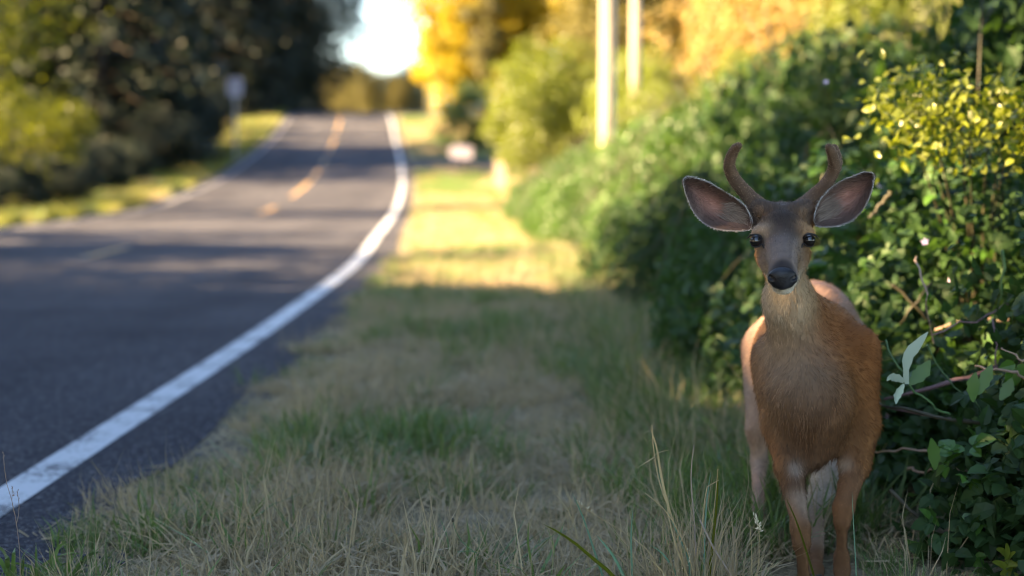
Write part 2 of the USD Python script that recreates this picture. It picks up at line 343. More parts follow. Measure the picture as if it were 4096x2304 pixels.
fl = 'dark fir in the wall of firs left of the road'
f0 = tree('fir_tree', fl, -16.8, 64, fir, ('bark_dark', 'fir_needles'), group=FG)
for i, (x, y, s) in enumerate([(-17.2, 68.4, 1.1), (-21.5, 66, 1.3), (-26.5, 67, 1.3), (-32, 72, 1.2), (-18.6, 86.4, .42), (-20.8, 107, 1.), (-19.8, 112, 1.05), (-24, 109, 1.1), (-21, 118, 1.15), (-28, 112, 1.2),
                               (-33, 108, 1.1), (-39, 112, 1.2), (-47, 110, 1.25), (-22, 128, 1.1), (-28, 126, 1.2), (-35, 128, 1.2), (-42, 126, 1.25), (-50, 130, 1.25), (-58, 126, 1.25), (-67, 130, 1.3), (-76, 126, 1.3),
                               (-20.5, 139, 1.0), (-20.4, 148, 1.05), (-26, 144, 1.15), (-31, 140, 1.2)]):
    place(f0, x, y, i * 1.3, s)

# --- right of the road, far
maple = broadleaf(R(41), 15, 3.0, .4, 20000, .32, 110, .2)
yl = tree('yellow_maple', 'golden yellow tree right beside the gap of sky over the road', -3.4, 97, maple, ('bark_dark', 'yellow_leaf'))
place(yl, .7, 100, 2.0, 1.05, 'golden yellow tree second from the gap of sky')
place(yl, 4.6, 97, 4.0, 1.0, 'golden yellow tree third from the gap of sky behind the shrub')
dark = broadleaf(R(42), 14, 1.5, 1.5, 6000, .28, 40, .22)
tree('dark_tree', 'slim dark tree standing between the golden yellow trees', -1.6, 92.5, dark, ('bark_dark', 'olive_leaf'), scale=.85)
ivy = broadleaf(R(48), 3.6, 2.2, .02, 7000, .2, 46, .06)
iv = None
for k, (tx, y_, s_) in enumerate(((-9.6, 61, .8), (-10.2, 66, .9), (-9.8, 71, .85), (-10.4, 76, .95), (-10.8, 81, .9), (-11.2, 86, 1.0), (-12, 93, 1.1), (-13.5, 56, .9), (-14, 50, .8), (-8.6, 31, .34), (-9.0, 34, .42), (-9.2, 38, .40), (-9.3, 42, .45), (-9.5, 46, .42), (-9.6, 51, .48), (-9.8, 56, .5), (-8.4, 28, .3), (-11.5, 40, .6), (-11.4, 46, .6), (-12, 34, .5), (-11.5, 52, .62))):
    x_ = float(XR(y_)) + tx
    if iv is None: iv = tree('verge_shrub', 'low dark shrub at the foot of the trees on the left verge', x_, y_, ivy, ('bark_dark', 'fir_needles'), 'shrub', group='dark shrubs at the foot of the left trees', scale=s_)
    else: place(iv, x_, y_, k * 1.1, s_)
ds = broadleaf(R(43), 3.4, 2.0, .05, 6000, .16, 40, .06)
dsh = tree('dark_shrub', 'shrub added for the dark shade beneath the trees behind the pale box', -2.0, 79, ds, ('bark_dark', 'green_leaf'), 'shrub')  # stands in for the shade beneath the trees
place(dsh, .8, 76, 2., 1.0, 'second shrub added for the dark shade behind the pale roadside bush and the driveway')
pale = broadleaf(R(44), 4.2, 1.85, .05, 16000, .14, 80, .07)
pb = tree('pale_bush', 'big pale yellow-green bush in the sun left of the utility poles', 1.0, 46, pale, ('bark_grey', 'pale_leaf'), 'bush')
place(pb, 3.6, 43.5, 2.4, .86, 'second pale yellow-green bush behind the foot of the poles')
place(pb, 2.55, 29.8, .4, .48, 'pale yellow-green bush at the foot of the right utility pole')
place(pb, 5.9, 40, 4.1, .8, 'third pale yellow-green bush behind the poles and bramble bank')
ol = broadleaf(R(45), 13, 3.2, .2, 16000, .28, 90, .2)
ot = tree('olive_tree', 'dull olive-brown tree behind the left utility pole', 4.3, 62, ol, ('bark_dark', 'olive_leaf'))
place(ot, 8.2, 66, 1.5, 1.1, 'dull olive-brown tree behind the right utility pole')
place(ot, 12.5, 64, 5.5, 1.1, 'dull olive-brown tree behind the orange trees, nearest to the poles')
place(ot, 18, 62, .5, 1.1, 'dull olive-brown tree behind the orange trees, above the buck')
place(ot, 25, 58, 2.9, 1.1, 'dull olive-brown tree behind the orange trees, farthest right')
place(ot, -.4, 112, 2.5, 1.2, 'olive tree high behind the golden trees')
place(ot, 8, 108, 3.5, 1.25, 'olive tree farthest behind the pale bush')
org = broadleaf(R(46), 11, 3.3, .1, 19000, .22, 110, .18)
og = tree('orange_tree', 'orange and yellow autumn tree right of the poles, nearest to them', 8.6, 50, org, ('bark_dark', 'orange_leaf'))
place(og, 14.0, 52, 1.9, 1.1, 'orange and yellow autumn tree above the buck')
place(pb, 9.8, 41, 1.1, 1.45, 'tall yellow-green bush in front of the orange trees above the buck')
place(og, 17.5, 48, 3.1, 1.1, 'orange and yellow autumn tree rightmost above the bramble bank')
fb = broadleaf(R(47), 8.5, 3.6, .2, 9000, .3, 60, .15)
fbt = tree('crest_tree', 'olive-green tree beyond the crest under the gap of sky', -16.8, 165, fb, ('bark_grey', 'olive_leaf'))
place(fbt, -13.2, 158, 1.4, .8, 'olive-green tree beyond the crest beside the golden trees')
place(fbt, -9.6, 150, 5.1, .75, 'olive-green tree right of the road just beyond the crest')
place(fbt, -9.2, 128, 3.1, .42, 'small tree at the crest beside the right edge line')
place(fbt, -21, 190, 2.4, 1.25, 'distant treetop at the bottom of the gap of sky')
place(fbt, -27, 180, 4.4, 1.1, 'distant tree beyond the crest beside the dark firs')

# ------------------------------------------------------------------ poles, signs, mailbox
for (px, D, r, lab_) in ((607.5, 27.5, .132, 'bright weathered timber utility pole, the left and thicker of the pair'), (635, 31.5, .098, 'bright weathered timber utility pole, the right and shorter-looking of the pair')):
    x = W(px, 100, D)[0]; z = float(ground_z(x, D))
    t = thing('utility_pole', lab_, 'utility pole', (x, D, z))
    obj('shaft', tube([[0, 0, -.6], [0, 0, 3], [0, 0, 7], [0, 0, 10.5]], [r * 1.05, r, r * .95, r * .85], 18), 'pole_timber', t, smooth=50)
    obj('crossarm', box((-1.2, -.06, 9.4), (1.2, .06, 9.52)), 'post_timber', t)
    for dx in (-1.05, -.55, .55, 1.05): obj('insulator', tube([[dx, 0, 9.52], [dx, 0, 9.58], [dx, 0, 9.66]], [.02, .045, .03], 8), 'sign_post_grey', t)
x = -.9 - 1.6; p = W(461, 152, 66.0); z = float(ground_z(p[0], 66))
t = thing('mailbox', 'small pale lilac-white box on a post beside the driveway', 'mailbox', (p[0], 66, z))
obj('post', box((-.06, -.06, -.3), (.06, .06, p[2] - z - .32)), 'post_timber', t)
arch = [(.48 * math.cos(a), .12 + .16 * math.sin(a)) for a in np.linspace(0, PI, 11)] + [(-.48, -.28), (.48, -.28)]
from shapely.geometry import Polygon
ex = trimesh.creation.extrude_polygon(Polygon(arch), .75); ex.apply_transform(trimesh.transformations.rotation_matrix(PI / 2, [1, 0, 0])); ex.apply_translation([0, .375, p[2] - z])
obj('box', (np.array(ex.vertices), np.array(ex.faces)), 'mailbox_white', t)
obj('flag', box((.485, -.1, p[2] - z), (.51, .1, p[2] - z + .3)), 'post_timber', t)
p = W(500, 176, 50.); z = float(ground_z(p[0], 50))
t = thing('marker_post', 'short pale timber post at the edge of the sunlit grass', 'post', (p[0], 50, z))
obj('shaft', box((-.17, -.12, -.3), (.17, .12, 1.0)), 'post_timber', t); obj('cap', box((-.19, -.14, 1.0), (.19, .14, 1.05)), 'post_timber', t)
p = W(235, 87, 70.); z = float(ground_z(p[0], 70)); h = p[2] - z
t = thing('road_sign', 'pale white sign on a grey post left of the road before dark firs', 'sign', (p[0], 70, z))
obj('post', box((-.06, -.04, -.4), (.06, .04, h + .3)), 'sign_post_grey', t)
pl = Polygon([(-.22, -.30), (.22, -.30), (.22, .30), (-.22, .30)]).buffer(.12)
ex = trimesh.creation.extrude_polygon(pl, .01); ex.apply_transform(trimesh.transformations.rotation_matrix(PI / 2, [1, 0, 0])); ex.apply_translation([0, -.045, h])
obj('panel', (np.array(ex.vertices), np.array(ex.faces)), 'sign_white', t)

# ------------------------------------------------------------------ grass
def blade(rng, base, h, w, lean, az, curl=.6, seg=4):
    s = np.linspace(0, 1, seg); d = np.array([math.cos(az), math.sin(az), 0]); side = np.array([-d[1], d[0], 0])
    side = norm(side + rng.normal(size=3) * .5)
    curl = rng.uniform(-.3, 1.2) if curl == .6 else curl
    p = np.asarray(base) + np.outer(s * h, [0, 0, 1]) * (1 - .25 * lean * s)[:, None] + np.outer(h * lean * (s + curl * s * s) / (1 + curl), d)
    p[-1] += rng.normal(size=3) * h * .10 * [1, 1, .5]
    ww = w / 2 * np.array([1, .95, .7, .05] if seg == 4 else np.linspace(1, .05, seg))
    v = np.empty((2 * seg, 3)); v[0::2] = p - side * ww[:, None]; v[1::2] = p + side * ww[:, None]
    i = np.arange(seg - 1)[:, None] * 2
    return v, np.vstack([i + [0, 1, 3], i + [0, 3, 2]])


def thatch(seed, n, rad, L, w):
    """Cut straws lying crosswise on the ground."""
    rng = R(seed); out = []
    for _ in range(n):
        c = np.array([rng.normal() * rad, rng.normal() * rad, rng.uniform(.006, .05)]); a = rng.uniform(0, 2 * PI); l = L * rng.uniform(.5, 1.4) / 2; t_ = rng.normal() * .35
        d = np.array([math.cos(a) * l, math.sin(a) * l, l * t_]); mid = c + rng.normal(size=3) * l * .12; s = norm(np.cross(d, [rng.normal() * .5, rng.normal() * .5, 1.])) * w / 2 * rng.uniform(.6, 1.4)
        v = np.array([c - d - s, c - d + s, mid - s, mid + s, c + d - s * .3, c + d + s * .3]); v[:, 2] = np.maximum(v[:, 2], .004)
        out.append((v, np.array([[0, 1, 3], [0, 3, 2], [2, 3, 5], [2, 5, 4]])))
    return join(out)


def tuft(seed, n, rad, h, w, lean):
    rng = R(seed); out = []
    for _ in range(n):
        a = rng.uniform(0, 2 * PI); r = rad * rng.uniform(0, 1) ** .6
        out.append(blade(rng, [r * math.cos(a), r * math.sin(a), -.01], h * rng.uniform(.45, 1.2), w * rng.uniform(.6, 1.3), min(1.2, abs(rng.normal()) * lean), a + rng.normal() * .9))
    return join(out)


def scatter(name, label, protos, pts, scales, idx, seed, cat='grass'):
    rng = R(seed); n = len(pts)
    pi = UsdGeom.PointInstancer.Define(stage, fresh('/World', name))
    for (m, mat) in protos:
        o = obj('stone' if mat == 'gravel' else 'tuft', m, mat, pi.GetPrim()); pi.CreatePrototypesRel().AddTarget(o.GetPath())
    az = rng.uniform(0, 2 * PI, n)
    pi.CreateProtoIndicesAttr(Vt.IntArray.FromNumpy(idx.astype(np.int32)))
    pi.CreatePositionsAttr(Vt.Vec3fArray.FromNumpy(pts.astype(np.float32)))
    pi.CreateOrientationsAttr(Vt.QuathArray([Gf.Quath(float(math.cos(a / 2)), 0, 0, float(math.sin(a / 2))) for a in az]))
    pi.CreateScalesAttr(Vt.Vec3fArray.FromNumpy(np.repeat(scales[:, None], 3, 1).astype(np.float32)))
    data(pi.GetPrim(), label=label, category=cat, kind='stuff')


def on_ground(x, y): return np.stack([x, y, ground_z(x, y) - .005], 1)


near_p = [(tuft(100 + i, (24, 30, 18)[i % 3], .085, (.075, .10, .13)[i % 3], (.0055, .0045, .0065)[i % 3], (1.3, 1.0, .9)[i % 3]), 'dry_blade') for i in range(4)] + [(thatch(160 + i, 34, .07, .11, .0042), 'dry_blade') for i in range(2)] + [(tuft(110 + i, 20, .06, .14, .0065, .75), 'green_blade') for i in range(3)] + [(tuft(120 + i, 9, .06, .26, .003, .45), 'dry_blade') for i in range(3)]
rng = R(5); n = 16500
y = 2.6 + 16 * rng.uniform(0, 1, n) ** 1.35; tt = rng.uniform(.30, 3.2, n); x = XR(y) + tt
edge_d = tt - .38 - (meshkit.fbm(np.stack([y * 1.3, y * 0, y * 0], -1), 3) - .5) * .5
green = meshkit.fbm(np.stack([x * 1.6, y * 1.0, y * 0 + 4], -1), 3)
dens = meshkit.fbm(np.stack([x * 3.1, y * 2.2, y * 0 + 8], -1), 3)
keep = (edge_d > rng.uniform(-.05, .25, n)) & (tt < 3.2) & (rng.uniform(size=n) < np.clip((dens - .27) * 4.5, .35, 1)) & ~((np.abs(x - .77) < .22) & (y < 4.25)) & ~((x > 1.08) & (y < 6.5))
pg = np.clip((green - .50) * 2.4 + np.clip((tt - 1.7) * .30, 0, .5) + .07, .04, .48)
idx = np.where(rng.uniform(size=n) < pg, rng.integers(6, 9, n), np.where(rng.uniform(size=n) < .14, rng.integers(9, 12, n), rng.integers(0, 6, n)))
sc = rng.uniform(.55, 1.35, n) * np.clip(.55 + dens * .9, .7, 1.2) * (1 + .5 * np.clip(tt - 2.0, 0, 1)) * np.where(edge_d < .3, .75, 1) * np.where((y < 3.8) & (x > -.2), .6, 1)
scatter('dry_verge_grass', 'short dry straw-coloured grass with green patches between road and brambles', near_p, on_ground(x, y)[keep], sc[keep], idx[keep], 6)
mid_p = [(tuft(130 + i, 26, .20, .26, .014, .6), 'yellow_verge_blade') for i in range(3)] + [(tuft(140 + i, 26, .2, .24, .014, .6), 'dry_blade') for i in range(4)] + [(tuft(150 + i, 26, .2, .26, .014, .6), 'green_blade') for i in range(2)]
n = 9000; y = 16 + 90 * rng.uniform(0, 1, n) ** 1.5; tt = rng.uniform(.6, 9, n); x = XR(y) + tt
keep = ~((y > 63) & (y < 71) & (tt > .5))
g2 = meshkit.fbm(np.stack([x * .5, y * .3, y * 0 + 2], -1), 3)
idx = np.where(g2 > .56, rng.integers(7, 9, n), np.where(rng.uniform(size=n) < .25, rng.integers(0, 3, n), rng.integers(3, 7, n)))
gs = []
for i in range(3):
    q = trimesh.creation.icosphere(1, 1.0); v = np.array(q.vertices) * [1, .8, .6]; v *= (1 + .35 * (meshkit.noise(v * 1.7 + i * 9, i) - .5))[:, None]; gs.append(((v, np.array(q.faces)), 'gravel'))
n2_ = 5200; yy = 3.2 + 16 * R(15).uniform(0, 1, n2_) ** 1.6; t2_ = .40 + R(16).normal(size=n2_) * .13; sel = t2_ > .16; pts = np.stack([XR(yy) + t2_, yy, ZR(yy) + .008], 1)
scatter('edge_gravel', 'loose gravel along the broken asphalt edge beside the verge', gs, pts[sel], (.003 + .007 * R(17).uniform(0, 1, n2_) ** 2.5)[sel], R(18).integers(0, 3, n2_)[sel], 19, 'gravel')
scatter('sunlit_verge_grass', 'long sunlit dry grass on the right verge beyond the shade', mid_p, on_ground(x, y)[keep], (rng.uniform(.6, 1.2, n) * np.clip(.45 + (y - 16) / 60, .45, 1))[keep], idx[keep], 7)
n = 9000; y = 18 + 100 * rng.uniform(0, 1, n) ** 1.3; tt = -7.45 - 12 * rng.uniform(0, 1, n) ** 1.5; x = XR(y) + tt
idx = np.where(rng.uniform(size=n) < .6, rng.integers(0, 3, n), np.where(rng.uniform(size=n) < .5, rng.integers(7, 9, n), rng.integers(3, 7, n)))
scatter('left_verge_grass', 'yellow-green grass strip along the left side of the road', mid_p, on_ground(x, y), rng.uniform(.7, 1.4, n), idx, 8)

# ------------------------------------------------------------------ bramble bank on the right
def ovate(c, n, a, L, w, rng, fold=.3, bend=.18):
    """Ovate leaflets of six triangles: stalk end c, normal n, direction a."""
    N = len(c); a = norm(a); n = norm(n - a * (n * a).sum(1, keepdims=True)); b = np.cross(n, a)
    L = np.broadcast_to(L, N)[:, None]; w = np.broadcast_to(w, N)[:, None]
    def at(s, t, up): return c + a * L * s + b * w * t + n * (L * up)
    v = np.stack([at(0, 0, 0), at(.28, .5, fold * .22), at(.66, .40, fold * .2 - bend * .35), at(1, 0, -bend), at(.66, -.40, fold * .2 - bend * .35), at(.28, -.5, fold * .22), at(.45, 0, -bend * .1)], 1).reshape(-1, 3)
    i = np.arange(N)[:, None] * 7
    return v, np.stack([i + k for k in ([0, 6, 1], [1, 6, 2], [2, 6, 3], [3, 6, 4], [4, 6, 5], [5, 6, 0])], 1).reshape(-1, 3)


def mound_points(rng, n, rx, ry, rz, inner=.62, lumps=26):
    """Points and outward directions through the outer shell of a lumpy half mound."""
    d = ball(rng, n * 2); d = d[d[:, 2] > -.15][:n]
    ld = ball(rng, lumps); ld[:, 2] = np.abs(ld[:, 2]); amp = rng.uniform(.5, 1, lumps)
    bump = (np.exp(-((d[:, None] - ld[None]) ** 2).sum(-1) / .09) * amp).max(1)
    r = (.74 + .30 * bump) * (1 - (1 - inner) * rng.uniform(0, 1, len(d)) ** 1.7)
    return d * r[:, None] * [rx, ry, rz], d


def bramble_foliage(rng, n, rx, ry, rz, L=.062, inner=.62):
    p, d = mound_points(rng, n, rx, ry, rz, inner)
    N = len(p); nn = d * .5 + [0, 0, .5] + rng.normal(size=(N, 3)) * .75
    return ovate(p, nn, d * .5 + rng.normal(size=(N, 3)) * .9 + [0, 0, -.25], L * rng.uniform(.45, 1.35, N), L * .72 * rng.uniform(.7, 1.2, N), rng)


def arch_cane(rng, rx, ry, rz, out=1.08):
    a = rng.uniform(0, 2 * PI); b = a + rng.normal() * .5
    top = np.array([math.cos(a) * rx * .6, math.sin(a) * ry * .6, rz * rng.uniform(.8, 1.12)])
    end = np.array([math.cos(b) * rx * out, math.sin(b) * ry * out, rz * rng.uniform(.1, .6)])
    return tube(spline([[rng.normal() * .2, rng.normal() * .2, -.1], top * [.5, .5, .75], top, (top + end) / 2 + [0, 0, .08], end], 12), np.linspace(.006, .0025, 12), 5, False)


def trifoliate(rng, c, n, a, L):
    """One compound bramble leaf: three toothed leaflets, 42 triangles."""
    n = norm(n); a = norm(a - n * np.dot(a, n)); b = np.cross(n, a); parts = []
    for k, (ang, s, off) in enumerate(((0, 1., .18), (1.05, .78, .05), (-1.05, .78, .05))):
        d = a * math.cos(ang) + b * math.sin(ang); side = np.cross(n, d); o = c + d * L * off * s
        t = np.array([.0, .14, .3, .45, .6, .75, .88, 1.0]); prof = np.array([0, .27, .40, .42, .37, .27, .15, 0]) * rng.uniform(.85, 1.1)
        prof[1:-1] += np.array([.025, -.012, .03, -.012, .03, -.01]); bend = rng.uniform(.05, .3); lift = rng.uniform(.08, .22)
        mid = o + np.outer(t * L * s, d) - np.outer(t ** 2 * L * s * bend, n)
        l = mid + np.outer(prof * L * s, side) + np.outer(prof * L * s * lift * 2, n); r = mid - np.outer(prof * L * s, side) + np.outer(prof * L * s * lift * 2, n)
        v = np.vstack([mid, l[1:-1], r[1:-1]]); m = len(t); q = m - 2; f = []
        for j in range(m - 1):
            for base, flip in ((m, 0), (m + q, 1)):
                x0 = base + j - 1 if 0 < j else None; x1 = base + j if j < m - 2 else None
                tri = []
                if x0 is None: tri = [[0, 1, x1]]
                elif x1 is None: tri = [[j, m - 1, x0]]
                else: tri = [[j, j + 1, x1], [j, x1, x0]]
                f += [t_[::-1] if flip else t_ for t_ in tri]
        parts.append((v, np.array(f)))
    return join(parts)


leaf_material('roadside_leaf', [(.05, .10, .02), (.10, .15, .025), (.18, .21, .035), (.07, .12, .03), (.25, .22, .05)], .4, .5, .4, objvar=.25)  # lighter, yellower bramble leaf with the sunlight put into its colour
BG = 'bramble bushes in a row along the bank on the right'
bl = 'green bramble bush, one of the blurred row along the bank on the right'
protos = []
for k in range(6):
    rng = R(200 + k); t = None
    t = thing('bramble_bush', bl, 'bramble bush', (0, 0, 0), 0, BG)
    obj('foliage', bramble_foliage(rng, 5600, 1.05, 1.0, 1.35, .066 if k < 2 else .078, .5), 'bramble_leaf' if k < 4 else 'roadside_leaf', t, kind='stuff')
    obj('cane', join([arch_cane(rng, 1.05, 1.0, 1.35) for _ in range(6)]), 'cane_dark', t, kind='stuff')
    protos.append(t)


def put(prim, loc, rotz, scale):
    ops = UsdGeom.Xformable(prim).GetOrderedXformOps()
    ops[0].Set(Gf.Vec3d(*map(float, loc))); ops[1].Set(math.degrees(rotz)); ops[2].Set(Gf.Vec3f(*map(float, scale)))


rng = R(77); used = set(); count = 0
for lab_, grp, dd, off, smin, smax, jit in (
        ('green bramble bush of the front row, where the bank meets the grass', 'bramble bushes along the foot of the bank', np.arange(7.2, 36, 1.0), 3.25, .58, .82, .16),
        ('taller green bramble bush of the second row along the bank', 'bramble bushes of the second row on the bank', np.arange(5.2, 37, 1.35), 4.4, 1.0, 1.2, .25),
        ('big dark green bramble bush high on the bank behind the other rows', 'bramble bushes high on the bank', np.arange(5.2, 40, 1.9), 6.2, 1.25, 1.55, .3),
        ('largest bramble bush at the back of the bank, only its top showing', 'bramble bushes at the back of the bank', np.arange(7, 44, 2.6), 8.6, 1.6, 2.0, .4)):
    for D in dd:
        x, y, s = XR(D) + off + rng.normal() * jit, D + rng.normal() * jit, rng.uniform(smin, smax) * (.9 if D > 24 else 1)
        k = (count % 4) if D < 14.5 + rng.normal() * 1.2 else 4 + count % 2; count += 1; z = float(ground_z(x, y)) - .08; rz = rng.uniform(0, 2 * PI); sc = (s * rng.uniform(.9, 1.1), s * rng.uniform(.9, 1.1), s * rng.uniform(.9, 1.15) * (1.0 if off < 4 else float(np.interp(D, [5, 9, 13, 18, 26], [1.25, 1.3, 1.22, 1.0, .85]))))
        if k not in used: used.add(k); put(protos[k], (x, y, z), rz, sc); data(protos[k], label=lab_, group=grp)
        else: dup(protos[k], (x, y, z), rz, lab_, grp, sc)

flower_n = 0


def flower(parent, c, s, rng):
    n = norm(np.array([-.25, -1, .35]) + rng.normal(size=3) * .3); a = norm(np.cross(n, rng.normal(size=3))); b = np.cross(n, a); parts = []
    for k in range(5):
        d = a * math.cos(k * 1.2566) + b * math.sin(k * 1.2566); e = np.cross(n, d)
        parts.append((np.array([c, c + d * s * .6 + e * s * .38 + n * s * .15, c + d * s + n * s * .2, c + d * s * .6 - e * s * .38 + n * s * .15]), np.array([[0, 1, 2], [0, 2, 3]])))
    obj('flower', join(parts), 'flower_petal', parent)


def near_bush(name_label, x, y, rx, ry, rz, seed, nleaf, fill, canes, spots_px=()):
    rng = R(seed); z = float(ground_z(x, y)) - .06
    t = thing('bramble_bush', name_label, 'bramble bush', (x, y, z))
    obj('foliage', bramble_foliage(rng, fill, rx * .95, ry * .95, rz * .95, .058, .5), 'bramble_leaf', t, kind='stuff')
    p, d = mound_points(rng, 6000, rx, ry, rz, .86)
    pick = np.where((d[:, 1] < .35) & (d[:, 0] < .55))[0][:nleaf]
    for i in pick:
        n = d[i] * .5 + [0, -.15, .6] + rng.normal(size=3) * .4
        obj('leaf', trifoliate(rng, p[i], n, d[i] * .5 + rng.normal(size=3) * .7 + [0, 0, -.3], rng.uniform(.038, .062)), 'bramble_leaf_young' if rng.uniform() < .16 else 'bramble_leaf', t)
    for k in range(canes): obj('cane', arch_cane(rng, rx, ry, rz * .85, .8), 'cane_dark', t)
    org = np.array([x, y, z])
    for px, py, D in spots_px: flower(t, W(px, py, D) - org, rng.uniform(.010, .015), rng)
    return t, org, rng


nb, no, nr = near_bush('nearest bramble bush at the right edge, with bare canes reaching behind the buck', 2.12, 4.45, .98, .85, .95, 301, 240, 4200, 0)
b4, o4, r4 = near_bush('low bramble bush in the lower right corner, right of the legs of the buck', 1.50, 4.12, .44, .40, .50, 304, 170, 1900, 0)
b5, o5, r5 = near_bush('low bramble tangle between the hindquarters of the buck and the bank', 1.42, 4.95, .42, .42, .52, 305, 120, 1900, 0)
b2, o2, r2 = near_bush('bramble bush right behind the shoulder of the buck, with pink blossoms', 1.78, 5.75, .95, .85, 1.15, 302, 260, 5000, 0, ((887, 415, 4.9), (925, 242, 4.9), (951, 280, 4.95), (905, 470, 4.85)))
b3, o3, r3 = near_bush('bramble bush behind the head and antlers of the buck', 1.62, 6.95, .9, .8, 1.2, 303, 220, 5000, 1, ((826, 82, 6.1), (880, 185, 6.05)))


def cane_px(parent, org, pts, r0, r1, mat, name='cane', label=None, sides=6):
    P = spline([W(*p) for p in pts], 14) - org
    kink = R(int(abs(pts[0][0] * 7 + pts[0][1] * 13))).normal(size=(14, 3)); P[1:-1] += (kink[1:-1] * .5 + kink[:-2] * .5) * .006
    return obj(name, tube(P, np.linspace(r0, r1, 14) * (1 + .12 * kink[:, 0]), sides), mat, parent, smooth=50, label=label)


cane_px(nb, no, [(1060, 440, 4.35), (1000, 427, 4.3), (950, 419, 4.3), (905, 409, 4.35), (878, 402, 4.5)], .0065, .0045, 'cane_dark', label='dark bare cane sloping down to the right')
cane_px(nb, no, [(1060, 425, 4.45), (990, 424, 4.4), (940, 416, 4.4), (886, 407, 4.5)], .0075, .004, 'cane_purple')
cane_px(nb, no, [(1060, 352, 4.6), (1000, 366, 4.55), (950, 382, 4.5), (885, 399, 4.6)], .0075, .005, 'cane_purple', label='pinkish bare cane rising to the right')
cane_px(nb, no, [(1050, 378, 4.2), (1010, 372, 4.2), (975, 366, 4.25)], .005, .003, 'twig_dry')
cane_px(nb, no, [(1050, 372, 4.15), (1020, 358, 4.15), (1002, 348, 4.2)], .0045, .002, 'twig_dry')
cane_px(nb, no, [(886, 340, 4.2), (900, 372, 4.15), (925, 398, 4.2), (950, 415, 4.3)], .003, .003, 'stalk_green')
cane_px(nb, no, [(927, 345, 4.3), (950, 375, 4.3), (965, 395, 4.3), (1000, 425, 4.4)], .003, .002, 'stalk_green')
cane_px(b2, o2, [(892, 285, 5.1), (915, 305, 5.1), (935, 325, 5.15), (955, 350, 5.3)], .0055, .004, 'cane_dark')
cane_px(b2, o2, [(932, 283, 5.2), (915, 305, 5.15), (900, 325, 5.2)], .0045, .003, 'cane_dark')
cane_px(b2, o2, [(870, 218, 5.4), (880, 205, 5.4), (890, 192, 5.4)], .007, .006, 'cane_dark')
cane_px(nb, no, [(1060, 330, 4.9), (1010, 318, 4.9), (960, 322, 4.95), (935, 330, 5.0)], .007, .005, 'twig_dry')
cane_px(nb, no, [(890, 490, 4.3), (930, 520, 4.25), (985, 527, 4.2), (1050, 505, 4.2)], .006, .004, 'cane_dark')
for px, py in ((970, 320), (1000, 290), (1012, 400), (985, 470), (940, 470), (1010, 505), (955, 540), (925, 300), (900, 450), (995, 345)):
    a = r2.uniform(0, PI); l = r2.uniform(18, 45)
    cane_px(nb, no, [(px - math.cos(a) * l, py - math.sin(a) * l, 4.5 + r2.uniform(-.2, .3)), (px, py + r2.normal() * 3, 4.45), (px + math.cos(a) * l, py + math.sin(a) * l, 4.5 + r2.uniform(-.2, .3))], .004, .002, ('twig_dry', 'cane_purple', 'stalk_green')[int(r2.integers(0, 3))], 'twig')


def leaflet_px(parent, org, pts, widths, D, mat, label=None, tilt=.25):
    """One leaflet along picture positions (stalk end first) with its own half widths in pixels."""
    P = np.array([W(x, y, D) for x, y in pts]); n = len(P); P = spline(P, 9); w = np.interp(np.linspace(0, 1, 9), np.linspace(0, 1, n), widths) * D / FP
    w = w * (1 + .10 * np.array([0, 1, -1, 1, -1, 1, -1, 1, 0])); tg = norm(np.gradient(P, axis=0)); side = norm(np.cross(tg, [0, -1, 0]))
    l = P + side * w[:, None] + np.outer(w * tilt, [0, -1, 0]); r = P - side * w[:, None] + np.outer(w * tilt * 1.4, [0, 1, 0])
    v = np.vstack([P, l, r]) - org; f = []
    for j in range(8):
        f += [[j, j + 1, 9 + j + 1], [j, 9 + j + 1, 9 + j], [j + 1, j, 18 + j], [j + 1, 18 + j, 18 + j + 1]]
    obj('leaf', (v, np.array(f)), mat, parent, smooth=True, label=label)


leaflet_px(nb, no, [(907, 384), (906, 372), (908, 357), (917, 345), (928, 332)], [2, 3, 5.5, 4.5, .4], 4.05, 'leaf_underside', 'upturned bramble leaflet showing its whitish underside')
leaflet_px(nb, no, [(909, 385), (916, 378), (924, 370), (930, 360)], [1, 6.5, 7, .5], 4.1, 'bramble_leaf_young')
leaflet_px(nb, no, [(904, 382), (897, 378), (891, 377), (887, 381)], [1.5, 4, 4, .4], 4.05, 'leaf_underside', 'small curled leaflet with whitish underside')
leaflet_px(nb, no, [(904, 384), (900, 391), (897, 397), (896, 404)], [1, 4, 4, .4], 4.05, 'leaf_underside')
for a, b, c_ in (((973, 402), (973, 388), (976, 372)), ((978, 395), (985, 380), (992, 364)), ((1000, 400), (1008, 388), (1012, 378)), ((935, 470), (934, 452), (931, 438)), ((938, 470), (947, 458), (955, 452)), ((958, 520), (955, 505), (952, 495)), ((978, 470), (975, 485), (968, 497)), ((905, 540), (915, 548), (928, 546))):
    leaflet_px(nb, no, [a, ((a[0] + b[0]) / 2, (a[1] + b[1]) / 2), b, c_], [1, 5.5, 6, .4], 4.15 + r2.uniform(-.1, .15), 'bramble_leaf_young')

